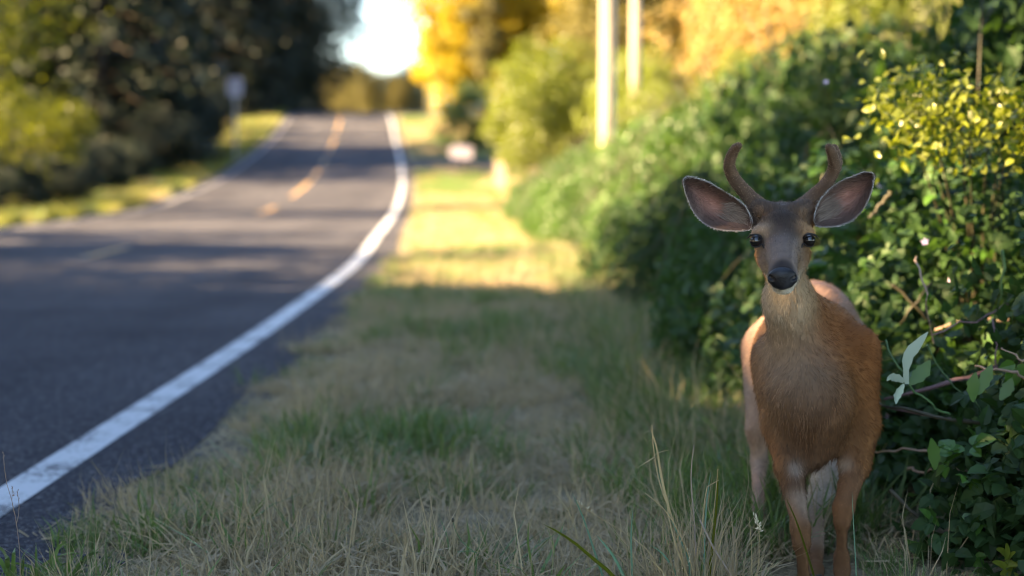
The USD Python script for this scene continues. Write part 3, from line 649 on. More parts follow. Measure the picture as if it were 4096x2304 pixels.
rng = R(610); c0 = W(985, 128, 5.5); gz = float(ground_z(c0[0], c0[1]))
sp = thing('leafy_shrub', 'yellow-green sprays of leaves at the upper right with the sun put into their colour', 'shrub', (c0[0], c0[1], gz))
for k, (px, py, D) in enumerate(((903, 118, 5.3), (925, 98, 5.5), (932, 125, 5.2), (958, 98, 5.3), (970, 130, 5.15), (992, 108, 5.3), (1012, 138, 5.2), (1026, 110, 5.3), (915, 100, 5.4), (1008, 122, 5.2))):
    e = W(px, py, D) - [c0[0], c0[1], gz]
    obj('branch', tube(spline([[e[0] * .15 + .1, .25, .0], [e[0] * .5 + .05, e[1] * .5 + .2, e[2] * .65], e], 10), np.linspace(.008, .002, 10), 5, False), 'cane_dark', sp)
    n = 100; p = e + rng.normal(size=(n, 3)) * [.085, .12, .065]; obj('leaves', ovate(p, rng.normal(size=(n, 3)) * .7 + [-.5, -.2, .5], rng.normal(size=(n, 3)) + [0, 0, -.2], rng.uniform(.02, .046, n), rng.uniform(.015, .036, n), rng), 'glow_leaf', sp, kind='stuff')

# ------------------------------------------------------------------ plants one can single out in the foreground
def stalk(parent, org, pts, r0, r1, mat, name='stalk', label=None):
    P = spline([W(*p) for p in pts], 12) - org
    return obj(name, tube(P, np.linspace(r0, r1, 12), 5), mat, parent, smooth=60, label=label)


def strap(parent, org, pts, w, mat, name='blade', label=None, twist=0.):
    """A long folded grass blade through picture positions, tip last."""
    P = spline([W(*p) for p in pts], 12) - org; tg = norm(np.gradient(P, axis=0)); side = norm(np.cross(tg, [math.sin(twist), -math.cos(twist), .15]))
    ww = w / 2 * np.sqrt(np.clip(1 - np.linspace(0, 1, 12) ** 2.2, 0.001, 1)); nrm = np.cross(side, tg)
    l = P + side * ww[:, None] + nrm * ww[:, None] * .35; r = P - side * ww[:, None] + nrm * ww[:, None] * .35
    v = np.vstack([P, l, r]); f = []
    for j in range(11): f += [[j, j + 1, 13 + j], [j, 13 + j, 12 + j], [j + 1, j, 24 + j], [j + 1, 24 + j, 25 + j]]
    return obj(name, (v, np.array(f)), mat, parent, smooth=True, label=label)


def seedhead(parent, org, pts, n, s, rng, mat='seed', name='seed_head'):
    P = spline([W(*p) for p in pts], 10) - org; parts = []
    for k in range(n):
        u = k / n; c = P[min(9, int(u * 10))]; d = norm(rng.normal(size=3) * .5 + [0, 0, 1.0]); L = s * rng.uniform(.7, 1.2)
        a = norm(np.cross(d, rng.normal(size=3))); b = np.cross(d, a); c = c + a * s * .25
        v = np.array([c, c + d * L * .5 + a * L * .2, c + d * L * .5 - a * L * .1 + b * L * .17, c + d * L * .5 - a * L * .1 - b * L * .17, c + d * L])
        parts.append((v, np.array([[0, 2, 1], [0, 3, 2], [0, 1, 3], [4, 1, 2], [4, 2, 3], [4, 3, 1]])))
    obj(name, join(parts), mat, parent)


rng = R(500)
D0 = 3.70; p0 = W(690, 623, D0); p0[2] = float(ground_z(p0[0], p0[1]))
cl = thing('dry_grass_clump', 'tall dry straw-coloured grass clump standing left of the legs of the buck', 'grass clump', p0)
inner = []
for k in range(330):
    a = rng.uniform(0, 2 * PI); rr = .13 * rng.uniform(0, 1) ** .7; h = rng.uniform(.14, .36) * (1 - rr * 1.5)
    inner.append(blade(rng, [rr * math.cos(a) * 1.1, rr * math.sin(a), -.01], h, rng.uniform(.0022, .005), abs(rng.normal()) * .35, a + rng.normal() * .7, seg=4))
obj('blades', join(inner), 'dry_blade', cl, kind='stuff')
stalk(cl, p0, [(692, 622, 3.7), (686, 576, 3.7), (676, 529, 3.72), (658, 477, 3.72), (652, 425, 3.7)], .0026, .0014, 'stalk_straw', label='tallest straw stalk of the clump')
strap(cl, p0, [(672, 520, 3.72), (662, 480, 3.72), (656, 445, 3.71), (650, 428, 3.70)], .006, 'stalk_straw')
stalk(cl, p0, [(649, 431, 3.7), (645, 433, 3.69), (644, 437, 3.69), (648, 441, 3.69), (653, 438, 3.69)], .0006, .0003, 'stalk_straw', 'curl')
stalk(cl, p0, [(655, 457, 3.7), (645, 463, 3.68), (637, 468, 3.66)], .0011, .0005, 'stalk_straw', 'side_stem'); stalk(cl, p0, [(654, 455, 3.7), (664, 451, 3.72), (669, 450, 3.73)], .0011, .0005, 'stalk_straw', 'side_stem')
stalk(cl, p0, [(700, 622, 3.72), (697, 576, 3.72), (694, 517, 3.73), (691, 480, 3.73), (694, 445, 3.73)], .0028, .0013, 'stalk_grey')
stalk(cl, p0, [(706, 622, 3.72), (708, 560, 3.72), (714, 510, 3.72), (718, 469, 3.72)], .0012, .0008, 'stalk_straw')
stalk(cl, p0, [(700, 622, 3.71), (697, 560, 3.71), (703, 520, 3.7), (706, 490, 3.7), (713, 481, 3.7), (719, 480, 3.7)], .0024, .0009, 'stalk_straw')
stalk(cl, p0, [(700, 520, 3.66), (712, 545, 3.64), (731, 576, 3.62), (742, 600, 3.62)], .0022, .003, 'stalk_grey', label='grey broken stick leaning in the clump')
stalk(cl, p0, [(645, 493, 3.7), (660, 505, 3.69), (672, 520, 3.69), (690, 560, 3.69), (700, 620, 3.69)], .0012, .0022, 'stalk_straw')
for k, (pts, w, m) in enumerate((([(703, 623, 3.69), (709, 576, 3.69), (714, 530, 3.7), (717, 500, 3.7), (718, 470, 3.7)], .008, 'sunny_leaf'), ([(690, 623, 3.69), (690, 570, 3.69), (676, 530, 3.7), (664, 505, 3.71)], .006, 'blade_blue_green'),
                                 ([(706, 623, 3.7), (704, 560, 3.72), (706, 510, 3.74), (711, 470, 3.76)], .005, 'blade_blue_green'), ([(686, 623, 3.68), (680, 585, 3.66), (664, 555, 3.64), (650, 545, 3.62)], .006, 'blade_blue_green'),
                                 ([(700, 623, 3.66), (689, 580, 3.64), (674, 540, 3.62), (666, 500, 3.62)], .0035, 'stalk_straw'), ([(709, 600, 3.66), (716, 560, 3.66), (724, 530, 3.66), (730, 517, 3.66)], .003, 'stalk_straw'),
                                 ([(680, 610, 3.64), (668, 580, 3.62), (650, 560, 3.6), (640, 556, 3.6)], .003, 'stalk_straw'))):
    strap(cl, p0, pts, w, m)
seedhead(cl, p0, [(664, 576, 3.6), (690, 560, 3.6), (683, 545, 3.6)], 14, .008, rng)


def single(name, label, cat, base):
    p = W(*base); p[2] = float(ground_z(p[0], p[1]))
    return thing(name, label, cat, p), p


for lab_, pts, w, m in (
        ('broad green grass blade with brown tip, leaning left at the bottom of the verge', [(640, 623, 3.66), (614, 577, 3.62), (590, 556, 3.60), (572, 541, 3.58), (543, 524, 3.55)], .0095, 'sunny_leaf'),
        ('short bluish-green blade leaning left just right of the broad green one', [(640, 623, 3.62), (624, 577, 3.60), (614, 557, 3.58), (596, 535, 3.56)], .0085, 'blade_blue_green'),
        ('thin grey-green blade crossing behind the broad green one', [(632, 640, 3.74), (608, 590, 3.72), (594, 550, 3.72), (584, 520, 3.72), (572, 493, 3.7)], .006, 'blade_blue_green'),
        ('upright bluish blade standing left of the dry grass clump', [(632, 640, 3.66), (632, 577, 3.66), (631, 540, 3.66), (633, 508, 3.66)], .006, 'blade_blue_green'),
        ('long thin green blade crossing in front of the front legs of the buck', [(826, 640, 3.62), (814, 577, 3.60), (806, 550, 3.60), (797, 523, 3.58), (785, 496, 3.56)], .0055, 'sunny_leaf'),
        ('thin upright bluish-green blade in front of the front leg nearer the brambles', [(858, 640, 3.6), (856, 570, 3.6), (854, 534, 3.6), (852, 492, 3.6)], .0035, 'blade_blue_green')):
    t, p = single('tall_grass', lab_, 'grass blade', pts[0]); strap(t, p, pts, w, m, 'leaf')
t, p = single('grass_stalk', 'pale seed head on a thin stalk in front of the hind leg of the buck', 'grass stalk', (756, 630, 3.62))
stalk(t, p, [(756, 630, 3.62), (757, 575, 3.62), (760, 548, 3.62), (759, 531, 3.62)], .001, .0007, 'stalk_straw'); seedhead(t, p, [(759.5, 531, 3.62), (757.5, 524, 3.62), (755, 516, 3.62)], 26, .011, rng)
t, p = single('grass_stalk', 'straight straw stalk beside the pale seed head', 'grass stalk', (754, 630, 3.6)); stalk(t, p, [(754, 630, 3.6), (752, 572, 3.6), (751, 540, 3.6), (749, 517, 3.6)], .0014, .0006, 'stalk_straw')
t, p = single('grass_stalk', 'slanting thin seed stalk left of the dry grass clump', 'grass stalk', (668, 610, 3.68)); stalk(t, p, [(668, 610, 3.68), (652, 556, 3.68), (625, 533, 3.67), (600, 518, 3.66), (577, 502, 3.65)], .0014, .0007, 'stalk_straw')
seedhead(t, p, [(590, 511, 3.65), (583, 506, 3.65), (576, 501, 3.65)], 8, .008, rng)
t, p = single('wiry_weed', 'dark green wiry weed stem with a small bud at the bottom of the verge', 'weed', (474, 628, 3.66))
stalk(t, p, [(474, 628, 3.66), (475, 577, 3.66), (477, 553, 3.66), (470, 549, 3.66), (463, 543, 3.65), (456, 532, 3.65), (453, 522, 3.65)], .0017, .001, 'stalk_green', 'stem')
stalk(t, p, [(477, 553, 3.66), (468, 551, 3.65), (457, 552, 3.64)], .0011, .0008, 'stalk_green', 'stem'); stalk(t, p, [(477, 553, 3.66), (479, 545, 3.66), (479, 536, 3.66)], .0012, .001, 'stalk_green', 'stem')
s_ = trimesh.creation.icosphere(2, .0035); s_.apply_scale([1, 1, 1.5]); s_.apply_translation(W(453, 520, 3.65) - p); obj('bud', (np.array(s_.vertices), np.array(s_.faces)), 'cane_dark', t, smooth=True)
t, p = single('weed_stalk', 'thin reddish seed stalk in front of the white line at the left edge', 'grass stalk', (18, 625, 3.68))
stalk(t, p, [(18, 625, 3.68), (20, 560, 3.68), (14, 509, 3.68), (6, 480, 3.68), (3, 452, 3.68)], .0012, .0006, 'twig_dry'); stalk(t, p, [(15, 515, 3.68), (12, 500, 3.68), (13, 486, 3.68)], .0008, .0004, 'twig_dry'); stalk(t, p, [(16, 525, 3.68), (19, 505, 3.68), (17, 492, 3.68)], .0008, .0004, 'twig_dry')
for a in ([(6, 478, 3.68), (4, 462, 3.68), (3, 450, 3.68)], [(12, 497, 3.68), (13, 486, 3.68)], [(19, 503, 3.68), (17, 490, 3.68)]): seedhead(t, p, a, 9, .006, rng, 'twig_dry')
t, p = single('leafy_weed', 'green strap-leaved weed growing at the asphalt edge in the lower left corner', 'weed', (45, 600, 3.93))
for k in range(26):
    bx = rng.uniform(8, 82); L = rng.uniform(25, 62); ln = rng.normal() * 14
    strap(t, p, [(bx, 603, 3.9), (bx + ln * .3, 603 - L * .5, 3.9 + rng.normal() * .04), (bx + ln, 603 - L * .9, 3.9 + rng.normal() * .06), (bx + ln * 1.9, 603 - L, 3.9 + rng.normal() * .08)], rng.uniform(.006, .014), 'green_blade', 'leaf', twist=rng.normal() * .6)
t, p = single('leafy_weed', 'pale green weed with toothed leaves in the lower right corner', 'weed', (1010, 610, 3.85))
stalk(t, p, [(1010, 610, 3.85), (1008, 585, 3.85), (1006, 556, 3.85)], .002, .0012, 'stalk_green', 'stem')
for k, (tx, ty) in enumerate(((996, 549), (1006, 543), (1016, 552), (1018, 566), (992, 562), (1024, 560), (1000, 575), (1022, 578))):
    b_ = (1006 + (k % 3), 556 + k * 3, 3.85); leaf_pts = [b_, ((b_[0] + tx) / 2, (b_[1] + ty) / 2 - 2, 3.84), (tx, ty, 3.83)]
    strap(t, p, leaf_pts, .018, 'pale_leaf', 'leaf', twist=rng.normal() * .5)
t, p = single('broad_leaf', 'low dark green plant with rounded leaves between the front leg and the brambles', 'plant', (925, 560, 4.2))
for k, (tx, ty, D) in enumerate(((905, 546, 4.1), (945, 548, 4.15), (925, 535, 4.2), (890, 520, 4.4), (960, 560, 4.1))):
    strap(t, p, [(925, 565, 4.2), ((925 + tx) / 2, (565 + ty) / 2 - 8, D), (tx, ty, D)], .05, 'green_leaf', 'leaf', twist=rng.normal() * .3)
wp = [(tuft(190 + i, 16, .10, .22, .011, .7), 'green_blade') for i in range(3)] + [(tuft(195, 14, .1, .24, .007, .6), 'dry_blade')]
n = 1300; y = rng.uniform(5.5, 20, n); tt = 2.15 + rng.uniform(0, 1.1, n); x = XR(y) + tt
scatter('bank_foot_grass', 'rank green weeds and grass where the verge meets the bramble bank', wp, on_ground(x, y), rng.uniform(.5, 1.15, n), rng.integers(0, 4, n), 12)
# long green grass around the feet of the buck
lp = [(tuft(170 + i, 30, .07, .19, .0045, .55), 'green_blade') for i in range(4)] + [(tuft(180 + i, 24, .07, .16, .0036, .5), 'dry_blade') for i in range(2)]
n = 1050; y = rng.uniform(3.6, 7.2, n); x = rng.uniform(.25, 1.6, n); dens = np.clip((x - .3) / .5, 0, 1)
keep = (rng.uniform(size=n) < dens) & ~((np.abs(x - .80) < .13) & (y < 4.2)) & ~((x > 1.08) & (y < 6.2))
scatter('long_green_grass', 'longer green grass around the feet of the buck and along the brambles', lp, on_ground(x, y)[keep], rng.uniform(.6, 1.15, n)[keep] * np.where(y[keep] < 4.3, .55, 1), np.where(rng.uniform(size=keep.sum()) < .8, rng.integers(0, 4, keep.sum()), rng.integers(4, 6, keep.sum())), 9)

# ------------------------------------------------------------------ the buck
def field_mesh(prims, h, pad=.05, iters=4):
    """Smooth union of tapered capsules and ellipsoids, meshed by surface nets."""
    lo = np.min([p['lo'] for p in prims], 0) - pad; hi = np.max([p['hi'] for p in prims], 0) + pad
    dims = np.ceil((hi - lo) / h).astype(int) + 1; F = np.full(dims, .2, np.float32); ax = [lo[i] + h * np.arange(dims[i]) for i in range(3)]
    for p in prims:
        m = p['k'] + .035
        s = [slice(max(0, int((p['lo'][i] - m - lo[i]) / h)), min(dims[i], int((p['hi'][i] + m - lo[i]) / h) + 2)) for i in range(3)]
        G = np.stack(np.meshgrid(*(ax[i][s[i]] for i in range(3)), indexing='ij'), -1)
        d = p['f'](G); A = F[s[0], s[1], s[2]]; k = p['k']
        if p.get('cut'): d = -d; hh = np.clip(k - np.abs(A - d), 0, None) / k; F[s[0], s[1], s[2]] = np.maximum(A, d) + hh * hh * k * .25
        else: hh = np.clip(k - np.abs(A - d), 0, None) / k; F[s[0], s[1], s[2]] = np.minimum(A, d) - hh * hh * k * .25
    S = F < 0; n = dims
    cs = [S[a:n[0] - 1 + a, b:n[1] - 1 + b, c:n[2] - 1 + c] for a in (0, 1) for b in (0, 1) for c in (0, 1)]
    tot = sum(c.astype(np.int8) for c in cs); cells = np.argwhere((tot > 0) & (tot < 8)); idx = -np.ones(n - 1, np.int64); idx[tuple(cells.T)] = np.arange(len(cells))
    acc = np.zeros((len(cells), 3)); cnt = np.zeros(len(cells)); corner = [(a, b, c) for a in (0, 1) for b in (0, 1) for c in (0, 1)]
    for u in corner:
        for w_ in range(3):
            if u[w_]: continue
            v = list(u); v[w_] = 1; fa = F[tuple((cells + u).T)]; fb = F[tuple((cells + v).T)]; x = (fa < 0) != (fb < 0)
            t = np.where(x, fa / np.where(fa == fb, 1, fa - fb), 0); p = cells + np.array(u); p = p.astype(float); p[:, w_] += t
            acc[x] += p[x]; cnt[x] += 1
    V = lo + h * acc / cnt[:, None]; faces = []
    for w_ in range(3):
        o = [i for i in range(3) if i != w_]; sl0 = [slice(None)] * 3; sl1 = [slice(None)] * 3; sl0[w_] = slice(0, -1); sl1[w_] = slice(1, None)
        e = np.argwhere(S[tuple(sl0)] != S[tuple(sl1)]); e = e[(e[:, o[0]] > 0) & (e[:, o[1]] > 0)]
        q = []
        for a, b in ((0, 0), (1, 0), (1, 1), (0, 1)):
            c = e.copy(); c[:, o[0]] -= a; c[:, o[1]] -= b; q.append(idx[tuple(c.T)])
        q = np.stack(q, 1); inside = S[tuple(e.T)]
        if w_ == 1: inside = ~inside
        q[inside] = q[inside][:, ::-1]; faces += [q[:, [0, 1, 2]], q[:, [0, 2, 3]]]
    m = trimesh.Trimesh(V, np.vstack(faces), process=False); m.fix_normals() if m.volume < 0 else None
    if m.volume < 0: m.invert()
    trimesh.smoothing.filter_taubin(m, iterations=iters)
    return m


def cap(a, b, ra, rb, k=.03, **kw):
    a, b = np.asarray(a, float), np.asarray(b, float); r = max(ra, rb); ab = b - a; L2 = max(ab @ ab, 1e-9)
    def f(G):
        t = np.clip(((G - a) @ ab) / L2, 0, 1); return np.linalg.norm(G - a - t[..., None] * ab, axis=-1) - (ra + (rb - ra) * t)
    return dict(f=f, lo=np.minimum(a, b) - r, hi=np.maximum(a, b) + r, k=k, **kw)


def ell(c, r, rz=0., rx=0., k=.03, **kw):
    c, r = np.asarray(c, float), np.asarray(r, float)
    M = trimesh.transformations.euler_matrix(rx, 0, rz)[:3, :3]
    def f(G):
        q = (G - c) @ M; k0 = np.linalg.norm(q / r, axis=-1); k1 = np.linalg.norm(q / r ** 2, axis=-1); return k0 * (k0 - 1) / np.maximum(k1, 1e-6)
    return dict(f=f, lo=c - r.max(), hi=c + r.max(), k=k, **kw)


HX = math.radians(26)                                                   # the head tips its nose down by this much
YAW = -math.radians(11)
prims = [
    # trunk
    ell((.813, 4.24, .505), (.142, .28, .183), YAW, 0, .06), ell((.853, 4.50, .525), (.158, .30, .178), YAW, 0, .06), ell((.928, 4.82, .560), (.148, .22, .172), YAW, 0, .06),
    cap(W(774, 358, 4.14), W(784, 425, 4.09), .060, .046, .05), cap(W(856, 350, 4.16), W(857, 420, 4.12), .066, .052, .06),
    cap(W(805, 395, 4.02), W(806, 452, 4.05), .096, .050, .06), cap(W(822, 408, 4.0), W(826, 438, 4.04), .078, .046, .05),
    # neck
    cap(W(784, 240, 3.92), W(788.5, 302, 3.99), .046, .047, .045), cap(W(788.5, 302, 3.99), W(803, 372, 4.12), .047, .098, .05), cap(W(790, 300, 4.02), W(822, 335, 4.28), .05, .09, .06),
    # hind quarters
    cap((.80, 4.80, .52), W(760, 430, 4.66), .092, .040, .05), cap(W(760, 430, 4.66), W(759, 460, 4.66), .036, .023, .025), cap(W(759, 460, 4.66), W(758, 516, 4.44), .0215, .0155, .015),
    cap(W(757, 516, 4.44), W(755, 536, 4.40), .021, .023, .015), cap(W(755, 536, 4.40), W(757, 548, 4.36), .024, .018, .015),
    cap((1.02, 4.78, .50), W(836, 458, 4.62), .105, .070, .05), cap(W(836, 458, 4.62), W(817, 503, 4.44), .062, .030, .03), cap(W(817, 503, 4.44), W(815.5, 570, 4.1), .025, .0185, .02), cap(W(815.5, 570, 4.1), W(817, 590, 4.0), .022, .019, .015),
    cap((1.0, 5.03, .64), (1.02, 5.07, .53), .032, .014, .03),
    # forelegs
    cap(W(783, 425, 4.08), W(790, 468, 4.02), .048, .036, .035), cap(W(790, 468, 4.02), W(800.5, 528, 3.95), .034, .021, .02), cap(W(800.5, 530, 3.95), W(801.5, 543, 3.94), .0245, .0235, .02), cap(W(801.5, 543, 3.94), W(804, 582, 3.95), .0165, .0145, .015), cap(W(804, 582, 3.95), W(805.5, 598, 3.93), .020, .016, .015),
    cap(W(860, 425, 4.12), W(855, 464, 4.04), .050, .038, .035), cap(W(855, 464, 4.04), W(843.5, 508, 3.96), .035, .023, .02), cap(W(843.5, 508, 3.96), W(842, 522, 3.95), .0250, .0215, .02), cap(W(842, 522, 3.95), W(841.5, 557, 3.98), .0145, .0135, .015), cap(W(841.5, 557, 3.98), W(842, 570, 3.98), .0205, .0205, .015), cap(W(842, 570, 3.98), W(842, 586, 3.95), .017, .016, .015),
    # head
    cap(W(782, 225, 3.87), W(782, 233, 3.765), .058, .054, .03), ell(W(782, 238, 3.755), (.066, .058, .045), 0, HX, .025), cap(W(782, 246, 3.725), W(783, 268, 3.585), .046, .031, .03),
    cap(W(783, 270, 3.80), W(783, 284, 3.60), .044, .020, .03), cap(W(768, 254, 3.80), W(771, 264, 3.70), .030, .023, .025), cap(W(798, 254, 3.80), W(795, 264, 3.70), .030, .023, .025),
    ell(W(782.5, 277, 3.570), (.0345, .030, .028), 0, 0, .014), ell(W(783, 289, 3.590), (.022, .026, .0115), 0, 0, .012),
    cap(W(758.5, 234, 3.745), W(766, 232.5, 3.715), .015, .013, .02), cap(W(807.5, 233.5, 3.745), W(800, 232.5, 3.715), .015, .013, .02),
    cap(W(771, 211, 3.80), W(758, 206, 3.83), .022, .019, .02), cap(W(794, 211, 3.80), W(805, 206, 3.83), .022, .019, .02),
    cap(W(770, 222, 3.84), W(748, 216, 3.86), .032, .020, .03), cap(W(796, 222, 3.84), W(816, 213, 3.86), .032, .020, .03),
    ell(W(756.0, 241.0, 3.715), (.0155, .017, .0135), 0, 0, .008, cut=True), ell(W(809.2, 240.4, 3.715), (.0155, .017, .0135), 0, 0, .008, cut=True),
]
for p in prims:
    p['k'] = max(p['k'], .008)
DH = .0042
skin = field_mesh(prims, DH)
BASE = np.array([.85, 4.25, float(ground_z(.85, 4.25))])

# coat: (px, py, D, colour, hair length m, lie of the hair, spread m)
TAN, RUST, GREYF, DARK, PALE, WHITE = (.27, .145, .065), (.25, .105, .032), (.150, .112, .090), (.036, .026, .021), (.40, .33, .24), (.52, .48, .40)
ROSY, BROWN, INNER = (.30, .20, .155), (.135, .085, .05), (.40, .34, .29)
bk, dn, up_ = (.05, .9, .3), (.05, .15, -1), (0, .5, .9)
coat = [
    # face
    (763, 245.5, 3.705, (.03, .022, .02), .004, bk, .0055), (801.5, 245.5, 3.705, (.03, .022, .02), .004, bk, .0055), (756, 235, 3.71, (.05, .04, .035), .005, bk, .006), (809, 234.5, 3.71, (.05, .04, .035), .005, bk, .006), (772, 256, 3.66, (.16, .12, .095), .006, up_, .012), (793, 256, 3.66, (.14, .10, .07), .006, up_, .012),
    (782, 262, 3.62, GREYF, .005, up_, .022), (781, 248, 3.69, (.125, .098, .085), .006, up_, .022), (781, 236, 3.72, DARK, .009, up_, .022), (770, 236, 3.72, (.05, .036, .028), .008, up_, .014), (794, 236, 3.72, (.05, .036, .028), .008, up_, .014),
    (781, 222, 3.76, DARK, .014, up_, .028), (781, 211, 3.80, (.085, .06, .045), .018, up_, .028), (767, 222, 3.77, (.20, .12, .06), .012, up_, .016), (796, 222, 3.77, (.20, .12, .06), .012, up_, .016),
    (759, 231, 3.72, (.38, .26, .16), .008, bk, .016), (806, 231, 3.72, (.36, .24, .13), .008, bk, .016), (752, 236, 3.76, (.34, .26, .19), .010, bk, .018), (814, 236, 3.76, (.34, .22, .10), .010, bk, .018),
    (764, 250, 3.70, (.20, .15, .12), .006, bk, .014), (800, 250, 3.70, (.17, .12, .08), .006, bk, .014), (762, 258, 3.72, (.22, .145, .095), .008, bk, .022), (803, 258, 3.72, (.20, .115, .055), .008, bk, .022),
    (768, 267, 3.64, (.23, .17, .12), .005, bk, .016), (797, 267, 3.64, (.20, .13, .07), .005, bk, .016), (757, 268, 3.80, (.34, .22, .11), .009, dn, .03), (810, 268, 3.80, (.33, .20, .08), .009, dn, .03),
    (783, 292, 3.58, WHITE, .006, bk, .010), (776, 288, 3.57, (.42, .38, .32), .004, bk, .008), (790, 288, 3.57, (.42, .38, .32), .004, bk, .008), (783, 270, 3.55, (.03, .026, .028), .003, up_, .010),
    (770, 285, 3.74, PALE, .014, dn, .03), (798, 285, 3.74, PALE, .014, dn, .03), (783, 297, 3.72, WHITE, .016, dn, .03),
    # neck
    (767, 300, 3.93, (.46, .38, .28), .020, dn, .05), (783, 305, 3.92, (.50, .42, .31), .022, dn, .05), (806, 300, 3.94, (.36, .25, .12), .020, dn, .05), (785, 330, 3.94, (.33, .25, .17), .024, dn, .06), (770, 335, 4.0, (.34, .24, .15), .022, dn, .05), (815, 330, 4.02, RUST, .022, (.2, .5, -.9), .06),
    (790, 360, 3.98, (.215, .15, .10), .026, dn, .06), (796, 385, 3.96, (.175, .115, .075), .028, dn, .06), (785, 240, 4.0, TAN, .014, (0, .4, -.9), .06), (790, 290, 4.08, TAN, .018, (0, .5, -.9), .07),
    # chest and trunk
    (800, 420, 3.95, BROWN, .028, dn, .06), (806, 455, 4.0, (.115, .07, .042), .028, dn, .05), (770, 405, 4.02, (.27, .17, .09), .022, dn, .06), (845, 400, 4.02, (.21, .105, .036), .022, (.2, .5, -.8), .07), (825, 425, 3.98, (.16, .09, .045), .026, dn, .06),
    (865, 370, 4.12, RUST, .020, (.2, .8, -.5), .08), (880, 400, 4.3, (.23, .105, .03), .020, (.1, .9, -.35), .10), (752, 350, 4.25, (.26, .165, .09), .018, (-.1, .9, -.4), .08), (748, 395, 4.4, (.31, .19, .10), .018, (-.1, .9, -.4), .10),
    (840, 325, 4.4, (.24, .125, .05), .020, (.1, .95, -.1), .10), (820, 290, 4.75, ROSY, .018, (.1, .9, -.2), .14), (850, 305, 4.75, (.28, .17, .115), .018, (.2, .8, -.4), .12), (870, 350, 4.6, (.25, .12, .04), .018, (.2, .8, -.4), .12),
    (815, 470, 4.3, (.40, .34, .28), .016, bk, .07), (810, 455, 4.6, (.42, .37, .32), .016, bk, .10),
    # legs
    (758, 440, 4.62, (.30, .185, .12), .012, dn, .06), (758, 490, 4.52, (.29, .175, .12), .0045, dn, .06), (756, 530, 4.40, (.22, .13, .085), .0045, dn, .05), (757, 547, 4.36, (.08, .05, .035), .0045, dn, .03),
    (822, 480, 4.5, INNER, .010, dn, .06), (815, 530, 4.3, (.27, .18, .12), .0045, dn, .06), (816, 570, 4.1, (.24, .14, .075), .0045, dn, .05),
    (779, 465, 4.02, (.30, .17, .08), .008, dn, .022), (796, 468, 3.98, (.31, .26, .22), .008, dn, .012), (804, 505, 3.95, (.26, .19, .14), .0045, dn, .022), (790, 515, 3.94, (.215, .12, .058), .0045, dn, .022), (802, 545, 3.92, (.19, .108, .052), .0045, dn, .04), (804, 585, 3.93, (.175, .098, .045), .0045, dn, .05),
    (868, 455, 4.06, (.25, .125, .045), .009, dn, .03), (845, 466, 4.02, (.28, .21, .15), .010, dn, .012), (852, 490, 3.96, (.21, .12, .062), .006, dn, .03), (842, 515, 3.92, (.205, .112, .054), .0045, dn, .04), (841, 545, 3.95, (.175, .098, .048), .0045, dn, .04), (842, 575, 3.96, (.165, .092, .045), .0045, dn, .04),
]
CP = np.array([W(*c[:3]) for c in coat]); CC = np.array([np.array(c[3]) * ([.72, .62, .54] if c[3][0] / c[3][2] > 2.6 and c[0] > 0 else 1.0) for c in coat]); CL = np.array([c[4] * (.6 if c[4] > .012 else .9) for c in coat]); CF = norm([c[5] for c in coat]); CS = np.array([c[6] for c in coat])


def coat_at(P):
    out = [np.empty((len(P), 3)), np.empty(len(P)), np.empty((len(P), 3))]
    for s in range(0, len(P), 20000):
        d2 = ((P[s:s + 20000, None] - CP[None]) ** 2).sum(-1)
        w = np.exp(-d2 / (2 * CS ** 2)) + 1e-5 / (d2 + 1e-4) ** 1.5 * 1e-3; w /= w.sum(1, keepdims=True)
        out[0][s:s + 20000] = w @ CC; out[1][s:s + 20000] = w @ CL; out[2][s:s + 20000] = w @ CF
    return out


sv, sf = np.array(skin.vertices), np.array(skin.faces)
scol, _, _ = coat_at(sv)
mott = meshkit.fbm(sv * 70, 3)[:, None]
scol = scol * (.70 + .35 * mott)


